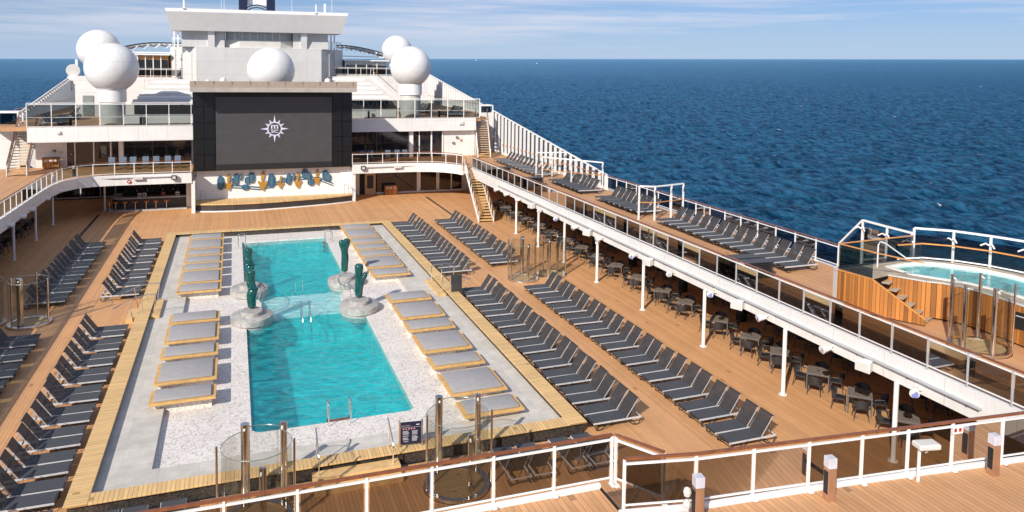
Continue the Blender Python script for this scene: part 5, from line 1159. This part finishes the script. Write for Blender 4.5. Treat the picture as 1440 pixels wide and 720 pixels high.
for k in range(6):
    f_ = k / 6; x = 29.25 + .42 * f_ * 1.6 - 28.5; y = -1.35 - f_ * 1.45 - .3
    z = D_ - .24 * (k + 1)
    d = Vector((.45, -1, 0)).normalized(); n = Vector((-d.y, d.x, 0))
    c0 = Vector((29.3 - 28.5 + .1 * k + .12, -1.25 - .3 - .27 * k, z)); MB().bar(c0 - n * -.05 , c0 + n * (.95 - .02 * k), .30, .05).build('stair_tread', 'wet_stone', t)
# glass balustrade on the platform
b = MB(); pts = [(33.0, .66, 1.08), (28.58, .40, 1.08), (28.78, -1.22, 1.08), (30.4, -2.2 - .0, .75)]
Pg = [Vector((x - 28.5, y - .3, D_ + z)) for x, y, z in pts]
for a, c in zip(Pg, Pg[1:]): b.bar(a, c, .06, .04)
b.build('wooden_handrail', 'rail_l', t)
for (a, c) in ((Pg[0], Pg[1]), (Pg[1], Pg[2])): MB().add([Vector((a.x, a.y, D_ + .03)), Vector((c.x, c.y, D_ + .03)), c - Vector((0, 0, .03)), a - Vector((0, 0, .03))], [(0, 1, 2, 3)]).build('glass_panel', 'glass_grey', t)
MB().tube([(1.95, -.15, D_), (1.95, -.15, D_ + .95), (2.05, -.15, D_ + 1.08), (2.3, -.2, D_ + 1.0), (3.6, -.1, D_ + .25), (4.3, -.2, D_ + .22)], .03, 8).build('steel_handrail', 'white', t, smooth=True)
# inner curved handrail around tub back
hr = rel([(32.0, .55), (33.3, .45), (34.2, -.3), (34.9, -1.4), (35.3, -2.7), (35.4, -4.5), (35.0, -6.6)])
b = MB()
for p, q in zip(hr, hr[1:]): b.bar((p[0], p[1], D_ + .75), (q[0], q[1], D_ + .75), .07, .05)
b.build('curved_handrail', 'rail_l', t)
b = MB()
for p, q in zip(hr, hr[1:]): b.bar((p[0], p[1], D_ + .12), (q[0], q[1], D_ + .12), .05, .05)
b.build('lower_rail', 'white', t)
for p, q in zip(hr, hr[1:]): MB().add([(p[0], p[1], D_ + .14), (q[0], q[1], D_ + .14), (q[0], q[1], D_ + .72), (p[0], p[1], D_ + .72)], [(0, 1, 2, 3)]).build('glass_panel', 'glass_clear', t)
# tall sea screens round the whirlpool
def seascreen(name, label, P, zt, zb, arms=True):
    o = Vector((P[0][0], P[0][1], 0)); t = thing(name, label, 'windscreen', o)
    for i, (p, z) in enumerate(zip(P, zt)):
        a = Vector((p[0], p[1], 0)) - o
        po = MB().bar(a + Vector((0, 0, zb[i])), a + Vector((0, 0, z)), .08, .07).build('post', 'white', t)
        if arms and 0 < i:
            for s in (-1, 1): MB().tube([a + Vector((-.05, 0, z - .42)), a + Vector((-.12, s * .15, z - .34)), a + Vector((-.2, s * .32, z - .46))], .035, 8).build('spray_arm', 'white', po, smooth=True)
    for i in range(len(P) - 1):
        a = Vector((P[i][0], P[i][1], zt[i])) - o; c = Vector((P[i + 1][0], P[i + 1][1], zt[i + 1])) - o
        MB().bar(a, c, .10, .08).build('top_rail', 'white', t)
        MB().add([(a.x + .02, a.y + .02, zb[i] + .1), (c.x + .02, c.y + .02, zb[i + 1] + .1), (c.x + .02, c.y + .02, c.z - .3), (a.x + .02, a.y + .02, a.z - .3)], [(0, 1, 2, 3)]).build('glass_panel', 'glass_fence', t)
seascreen('sea_screen', 'peaked white framed glass screen behind the whirlpool steps', [(33.0, 4.95), (33.0, 3.54), (33.0, 2.1), (33.02, .75)], [4.85, 6.3, 6.28, 6.27], [3.6] * 4)
seascreen('sea_screen', 'curved white framed glass screen on the sea side of the whirlpool', [(33.3, .9), (34.5, -.1), (35.15, -1.35), (35.65, -2.65), (35.8, -4.6), (35.5, -6.7), (34.8, -8.4)], [6.45] * 7, [3.6] * 7)
b = MB(); b.prism([(33.001, .9), (33.3, 1.0), (34.7, 0), (35.4, -1.3), (35.9, -2.6), (36.05, -4.6), (35.7, -6.8), (34.9, -8.6), (33.001, -9.2)], 3.0, ZB); struct(b.build('deck_bulge', 'white_wall'))
t = thing('whirlpool_sign', 'black notice sign on the whirlpool cladding at the right edge', 'sign', (31.2, -5.65, 4.25), R(-84)); MB().box(-.25, .25, -.03, 0, 0, .6).build('board', 'blackm', t); MB().box(-.2, .2, -.034, -.031, .44, .48).build('heading', 'paper', t)

# ------------------------------------------------------------------ spheres
def radome(x, y, z0, zc, r, rp, label, hz=1.2):
    t = thing('satellite_dome', label, 'satellite dome', (x, y, z0), 0, 'white satellite domes')
    prof = [(max(0.001, r * math.sin(a)), zc - z0 - r * math.cos(a)) for a in np.linspace(.55, math.pi, 40)]
    s = MB().lathe(prof, n=72).build('dome', 'dome', t, smooth=True)
    MB().lathe([(r * .56, zc - z0 - r * .86), (rp, zc - z0 - r * .84), (rp, zc - z0 - r * .84 - hz), (rp * .9, zc - z0 - r * .84 - hz)], n=48).build('collar', 'white', t, smooth=True)
    MB().lathe([(rp * .9, 0), (rp * .9, zc - z0 - r * .84 - hz)], n=40).build('pedestal', 'offwhite', t, smooth=True)
radome(-5.8, 54.6, ZCL, 12.74, 2.30, 1.2, 'large white satellite dome at front left on a round pedestal')
radome(23.0, 57.4, ZCR, 13.22, 2.22, 1.25, 'large white satellite dome at front right on a round pedestal')
radome(8.54, 60, 8, 12.62, 2.42, 1.2, 'white satellite dome behind the middle of the screen canopy')
radome(-9.38, 72, ZCL, 14.61, 2.24, 1.1, 'white satellite dome at the back left behind the larger one')
radome(25.28, 76, ZCR, 15.3, 2.0, 1.0, 'white satellite dome at the back right behind the larger one')

# ------------------------------------------------------------------ aft superstructure
t = thing('bridge_house', 'tall white superstructure block with a wide overhanging roof wing', 'superstructure', (8, 68, 0)); o_ = (8, 68)
hb = [(-2.0, 71.5), (.9, 68), (14.62, 68), (17.53, 71.2), (17.53, 84), (-2.0, 84)]
MB().prism([(x - 8, y - 68) for x, y in hb], 7.0, 15.1).build('lower_block', 'house_wall', t)
MB().box(-.6 - 8, 3.9 - 8, .15, 9, 15.1, 17.0).build('upper_block', 'house_wall', t); MB().box(11.4 - 8, 15.4 - 8, .15, 9, 15.1, 17.0).build('upper_block', 'house_wall', t)
b = MB(); b.prism([(3.92 - 8, .9), (5.5 - 8, .2), (10 - 8, .2), (11.38 - 8, .9), (11.4 - 8, 5), (3.9 - 8, 5)], 15.1, 16.0); b.build('window_breast', 'offwhite', t)
b = MB(); b.prism([(4.0 - 8, 1.0), (5.5 - 8, .35), (10 - 8, .35), (11.3 - 8, 1.0), (11.3 - 8, 5), (4 - 8, 5)], 16.0, 16.95); b.build('window_band', 'grey', t)
b = MB()
b.add([(-1.55 - 8, -.9, 16.85), (16.9 - 8, -.9, 16.95), (17.4 - 8, -2.0, 19.0), (-2.0 - 8, -2.0, 18.85), (-1.55 - 8, 4, 16.85), (16.9 - 8, 4, 16.95), (17.4 - 8, 4, 19.3), (-2.0 - 8, 4, 19.15), (17.5 - 8, -2.0, 19.35), (-2.1 - 8, -2.0, 19.2)],
      [(0, 1, 2, 3), (3, 2, 8, 9), (9, 8, 6, 7), (0, 4, 5, 1), (4, 7, 6, 5), (1, 5, 6, 8, 2), (0, 3, 9, 7, 4)])
b.build('roof_wing', 'white', t)
for x in (2.5, 12.6): MB().prof_x([(.02, 15.1), (.14, 15.1), (.14, 16.9), (-.6, 16.9)], x - 8 - .35, x - 8 + .35).build('buttress', 'white', t)
for x in (-1.6, -1.2, 16.2, 16.6): MB().bar((x - 8, 3.9, 15.1), (x - 8, 3.9, 16.9), .14).build('strut', 'white', t)
t = thing('funnel_mast', 'dark blue mast legs with arched cross braces on the roof wing', 'mast', (7.5, 71, 18.9))
for s in (-1, 1): MB().prism([(s * 1.55 - .48, -.5), (s * 1.55 + .48, -.5), (s * 1.55 + .48, .5), (s * 1.55 - .48, .5)], 0, 4).build('leg', 'navy', t)
MB().tube([(-1.3, 0, .9), (-.6, 0, 1.25), (0, 0, 1.35), (.6, 0, 1.25), (1.3, 0, .9)], .07, 8).tube([(-1.3, 0, .5), (-.6, 0, .95), (0, 0, 1.05), (.6, 0, .95), (1.3, 0, .5)], .07, 8).build('cross_arch', 'dgrey', t); MB().box(-1.1, 1.1, .1, .6, 1.3, 2.6).build('sign_box', 'white', t)
for i, (x, y, h, w) in enumerate(((-.2, 66, 2.5, .16), (13.8, 66, 1.0, .14), (14.9, 67, 1.2, .22), (3.6, 67, 3.2, .03), (3.9, 67, 3.0, .03), (11.2, 67, 3, .03), (15.6, 66, 2.2, .04))):
    tt = thing('antenna', '%s white antenna on the roof wing, %s from the front count' % ('thick' if w > .1 else 'thin', ORD[i]), 'antenna', (x, y, 19.2), 0, 'antennas on the roof wing'); MB().bar((0, 0, -.1), (0, 0, h), w).build('rod', 'white', tt); MB().box(-w, w, -w, w, 0, .08).build('foot', 'white', tt)
# louvred roofs stepping up behind the screen
for (lab, x0, x1, y0, z0, n) in (('left', -4.6, 1.3, 58.0, 9.1, 5), ('right', 15.6, 21.2, 60.0, 9.5, 5)):
    t = thing('louvred_roof', 'stepped white louvre roof on the %s behind the screen' % lab, 'roof', (x0, y0, z0))
    for k in range(n):
        a = (k * .38 if lab == 'left' else 0); c = x1 - x0 - (k * .5 if lab == 'right' else 0)
        MB().prism([(a, k * 1.2), (c, k * 1.2 - .1), (c, k * 1.2 + .8), (a, k * 1.2 + .9)], k * .48 + .05, k * .48 + .33).build('louvre', 'white', t, bevel=.06); MB().box(a + .1, c - .1, k * 1.2 + .25, k * 1.2 + 1.5, k * .48 + .33, k * .48 + .52).build('louvre_shade', 'offwhite', t)  # off-white filler box stands in for the shadow between louvres
    MB().box(0.2, x1 - x0 - .1, .3, 6, -1.6, -.02).build('side_wall', 'window', t)
    for k in range(6): MB().bar((.3 + k * .95, .22, -1.5), (.3 + (k + 1) * .95 - .1, .22, -.15), .08).bar((.3 + (k + .5) * .95, .2, -1.5), (.3 + k * .95, .2, -.15), .08).build('truss', 'dgrey', t)
    MB().box(0.2, x1 - x0, -.2, -.05, -1.65, -1.5).build('ledge', 'white', t)
# rear upper deck houses
for (lab, x0, x1, z0, zt) in (('left', -5.4, -2.2, 11.6, 14.1), ('right', 17.8, 23.0, 12.0, 13.8)):
    t = thing('lido_house', 'white framed lounge with glass front beyond the %s louvres' % lab, 'deck house', (x0, 71, z0))
    w = x1 - x0; MB().box(0, w, .1, 5, 0, zt - z0).build('wall', 'rail_l' if lab == 'left' else 'offwhite', t); MB().box(-3.6 if lab == 'left' else -1.2, w + 1.3 if lab == 'left' else w + 5, -1.4, 6, -4, 0).build('base', 'white_wall', t)
    for k in range(4):
        a = .1 + k * w / 4; fo = MB().box(a, a + w / 4 - .15, -.02, .09, .15, zt - z0 - .5).build('window', 'window', t); MB().bar((a - .06, -.03, 0), (a - .06, -.03, zt - z0), .1).build('frame', 'white', fo)
    MB().box(-.2, w + .2, -.4, 5.2, zt - z0, zt - z0 + .15).build('roof', 'white', t)
    railing('glass_railing', 'glass railing in front of the %s rear lounge' % lab, [(x0 - (3.4 if lab == 'left' else 1.4), 69.8, z0), (x1 + (1.5 if lab == 'left' else 4.4), 69.8, z0)], H=1.0, sp=1.6, cap='offwhite', glassm='glass_dark', base=False)
    # lattice canopy
for (lab, x0, x1, y, z0, s) in (('left', -8.8, -1.0, 76, 14.2, 1), ('right', 17.4, 25.0, 76, 14.2, -1)):
    t = thing('lattice_canopy', 'dark ribbed canopy roof with white lattice over the %s rear deck' % lab, 'roof', (x0, y, z0)); w = x1 - x0; n = 14
    def zz(u): return (1.3 * math.sin(math.pi * .5 * min(1, u * 1.25 + .15))) if s > 0 else 1.5 * math.cos(math.pi * .5 * u * .95)
    P = [(u * w, zz(u)) for u in np.linspace(0, 1, n)]
    for j in range(3):
        b = MB()
        for p, q in zip(P, P[1:]): b.bar((p[0], j * 2.4, p[1]), (q[0], j * 2.4, q[1]), .16, .14)
        b.build('arch', 'white', t)
    b = MB()
    for i, p in enumerate(P): b.bar((p[0], -.4, p[1] + .1), (p[0], 6, p[1] + .1), .12)
    b.build('purlins', 'dgrey', t)
    b = MB()
    for i in range(0, n - 2, 2): b.bar((P[i][0], 0, P[i][1]), (P[i + 2][0], 2.4, P[i + 2][1] - .3), .09).bar((P[i][0], -.1, P[i][1] - .5), (P[i + 1][0], -.1, P[i + 1][1] - .05), .08)
    b.bar((0, -.1, .25), (w, -.1, .25 if s > 0 else .15), .12); b.build('lattice', 'white', t)
    b = MB(); b.add([(p[0], -.3, p[1] + .2) for p in P] + [(p[0], 6, p[1] + .2) for p in P], [(i, i + 1, n + i + 1, n + i) for i in range(n - 1)]); b.build('roof_glass', 'glass_fence', t)
t = thing('upper_stair', 'white side stair descending toward the front right dome', 'staircase', (19.5, 63, ZCR))
a = Vector((.1, 0, 4.3)); c = Vector((3.1, 0, 1.7)); MB().bar(a, c, .1, .35).build('stringer', 'white', t); MB().bar(a + Vector((0, 0, .9)), c + Vector((0, 0, .9)), .06).build('handrail', 'rail', t)
for k in range(9): p = a.lerp(c, k / 8); MB().bar(p, p + Vector((0, 0, .9)), .04).build('baluster', 'white', t)
MB().prism([(-.2, .1), (3.2, .1), (3.2, 1.5), (-.2, 1.5)], 0, [1.5, 1.5, 1.5, 1.5]).build('enclosure', 'beige', t)
t = thing('radar_drum', 'small white winch and mast frame on the left ship side', 'antenna', (-14.4, 86, 11.3))
MB().tube([(0, -.2, .8), (0, .2, .8)], .8, 20).build('drum', 'offwhite', t); MB().bar((.4, 0, 0), (.4, 0, 2.2), .3).bar((1.6, 0, 0), (1.6, 0, 2.6), .1).build('mast', 'white', t); MB().box(-.6, 2.2, -.4, .4, -1.5, .1).build('base', 'white', t)
tag(MB().box(-10.8, -4.2, 66.0, 66.3, ZCL, 11.55).build('dome_backdrop_wall', 'white_wall'), 'white wall behind the front left dome', 'wall')
tag(MB().box(18.5, 26, 69.9, 70.2, ZCR, 11.95).build('dome_backdrop_wall', 'white_wall'), 'white wall behind the front right dome', 'wall')

# low white parapets behind the top deck glass
for (x0, x1, y, z, l) in ((-4.8, 1.2, 53.6, ZCL, 'left'), (15.6, 21.3, 56.6, ZCR, 'right')):
    tt = thing('low_parapet', 'low white parapet behind the glass of the %s upper deck' % l, 'wall', (x0, y, z)); MB().box(0, x1 - x0, 0, .25, 0, .85).build('wall', 'white', tt)
    MB().box(-.02, x1 - x0 + .02, -.04, .29, .851, .93).build('coping', 'offwhite', tt)
tag(MB().box(31.4, 33.0, 58.62, 60.95, ZCR - .3, ZCR).build('corner_landing', 'offwhite'), 'small landing slab at the head of the right windscreen fence', 'landing')
# panes of the bridge window band
for k in range(7):
    x = 5.0 + k * .82; MB().bar((x - 8, .30, 16.02), (x - 8, .30, 16.9), .06).build('window_mullion', 'white', bpy.data.objects['bridge_house'])
# fittings on the upper works
M_['door'] = plain('grey_green_door', (.25, .28, .26), .45)
for i, (x, y, z, w, h, m_, l) in enumerate(((-9.6, 65.97, ZCL, 1.0, 2.2, 'door', 'grey green door in the white wall left of the front left dome'), (25.2, 69.87, ZCR, 1.0, 2.2, 'door', 'grey door in the white wall right of the front right dome'), (-8.4, 54.57, ZB, .01, .01, 'door', ''))):
    if not l: continue
    tt = thing('steel_door', l, 'door', (x, y, z)); MB().box(-w / 2, w / 2, -.05, 0, .1, h).build('leaf', m_, tt); MB().box(w * .3, w * .38, -.1, -.051, 1.0, 1.1).build('handle', 'steel', tt)
railing('roof_railing', 'thin white railing along the roof edge in front of the wing', [(-1.6, 68.9, 15.1), (.9, 68.15, 15.1)], H=.95, sp=.7, cap='white', glassm='glass_clear', base=False, capw=.04, postw=.04)
railing('roof_railing', 'thin white railing on the right end of the house roof', [(14.7, 68.2, 15.1), (17.3, 70.9, 15.1)], H=.95, sp=.9, cap='white', glassm='glass_clear', base=False, capw=.04, postw=.04)
for i, (x, y, z, h) in enumerate(((-1.3, 69.6, 11.5, 3.3), (15.6, 69.0, 11.8, 3.2), (16.3, 69.7, 11.8, 3.2))):
    tt = thing('drain_pipe', 'thin vertical pipe on the house wall, %s from the left' % ORD[i], 'pipe', (x, y, z), 0, 'pipes on the house wall'); MB().bar((0, -.25, 0), (0, -.25, h), .10).build('pipe', 'grey', tt)
    for k in range(3): MB().box(-.09, .09, -.32, 0, .4 + k * 1.1, .48 + k * 1.1).build('bracket', 'grey', tt)
for i, (x, y, z, c_) in enumerate(((-10.6, 54.55, 5.1, 'dgrey'), (-10.1, 54.55, 4.95, 'sand'), (-9.2, 54.55, 4.8, 'dgrey'), (27.6, 54.85, 5.6, 'dgrey'), (28.0, 54.85, 5.35, 'sand'), (27.2, 54.85, 5.0, 'dgrey'), (-7.3, 65.95, 9.2, 'dgrey'), (-6.9, 65.95, 9.1, 'sand'))):
    tt = thing('wall_fitting', '%s small fitting on the white wall, %s of the %s cluster' % ('dark' if c_ == 'dgrey' else 'yellow', ORD[i % 3], ('left stair', 'right stair', 'dome')[i // 3]), 'fitting', (x, y, z)); MB().box(-.12, .12, -.12, 0, -.1, .12).build('body', c_, tt, bevel=.01); MB().box(-.04, .04, -.15, -.121, -.04, .04).build('button', 'white', tt)
for i, (x, y) in enumerate(((-3.3, 53.3), (-9.0, 53.2), (18.2, 56.0), (25.9, 56.0))):
    tt = thing('deck_lamp', 'dark bollard lamp behind the top deck glass, %s from the left' % ORD[i], 'bollard light', (x, y, ZCL if x < 5 else ZCR), 0, 'dark lamps on the top deck'); MB().box(-.1, .1, -.1, .1, 0, .75).build('shaft', 'blackm', tt); MB().box(-.11, .11, -.11, .11, .751, .95).build('cap', 'grey', tt)
# far boats on the sea
def boat(u, v, label, s):
    d = Vector(right) * (u - 720) / 1062.24 - Vector(down) * (v - 163.862) / 1062.24 + fwd
    nn = Vector(SEA_N); p0 = Vector((CAMLOC.x, CAMLOC.y, -27)); k = (p0 - CAMLOC).dot(nn) / d.dot(nn); p = CAMLOC + d * k
    t = thing('boat', label, 'boat', p, .4, 'distant boats')
    MB().prism([(-6 * s, -1.6 * s), (4 * s, -1.6 * s), (7 * s, 0), (4 * s, 1.6 * s), (-6 * s, 1.6 * s)], -.5 * s, 2.0 * s).build('hull', 'white', t); MB().box(-4 * s, 1 * s, -1.2 * s, 1.2 * s, 2.0 * s, 4.4 * s).build('cabin', 'white', t); MB().bar((0, 0, 4.4 * s), (0, 0, 8 * s), .3 * s).build('mast', 'white', t)
boat(755, 89.5, 'tiny white boat on the open sea right of the domes', 1.2); boat(670, 85.2, 'tiny white ship on the horizon above the right dome', 2.6)
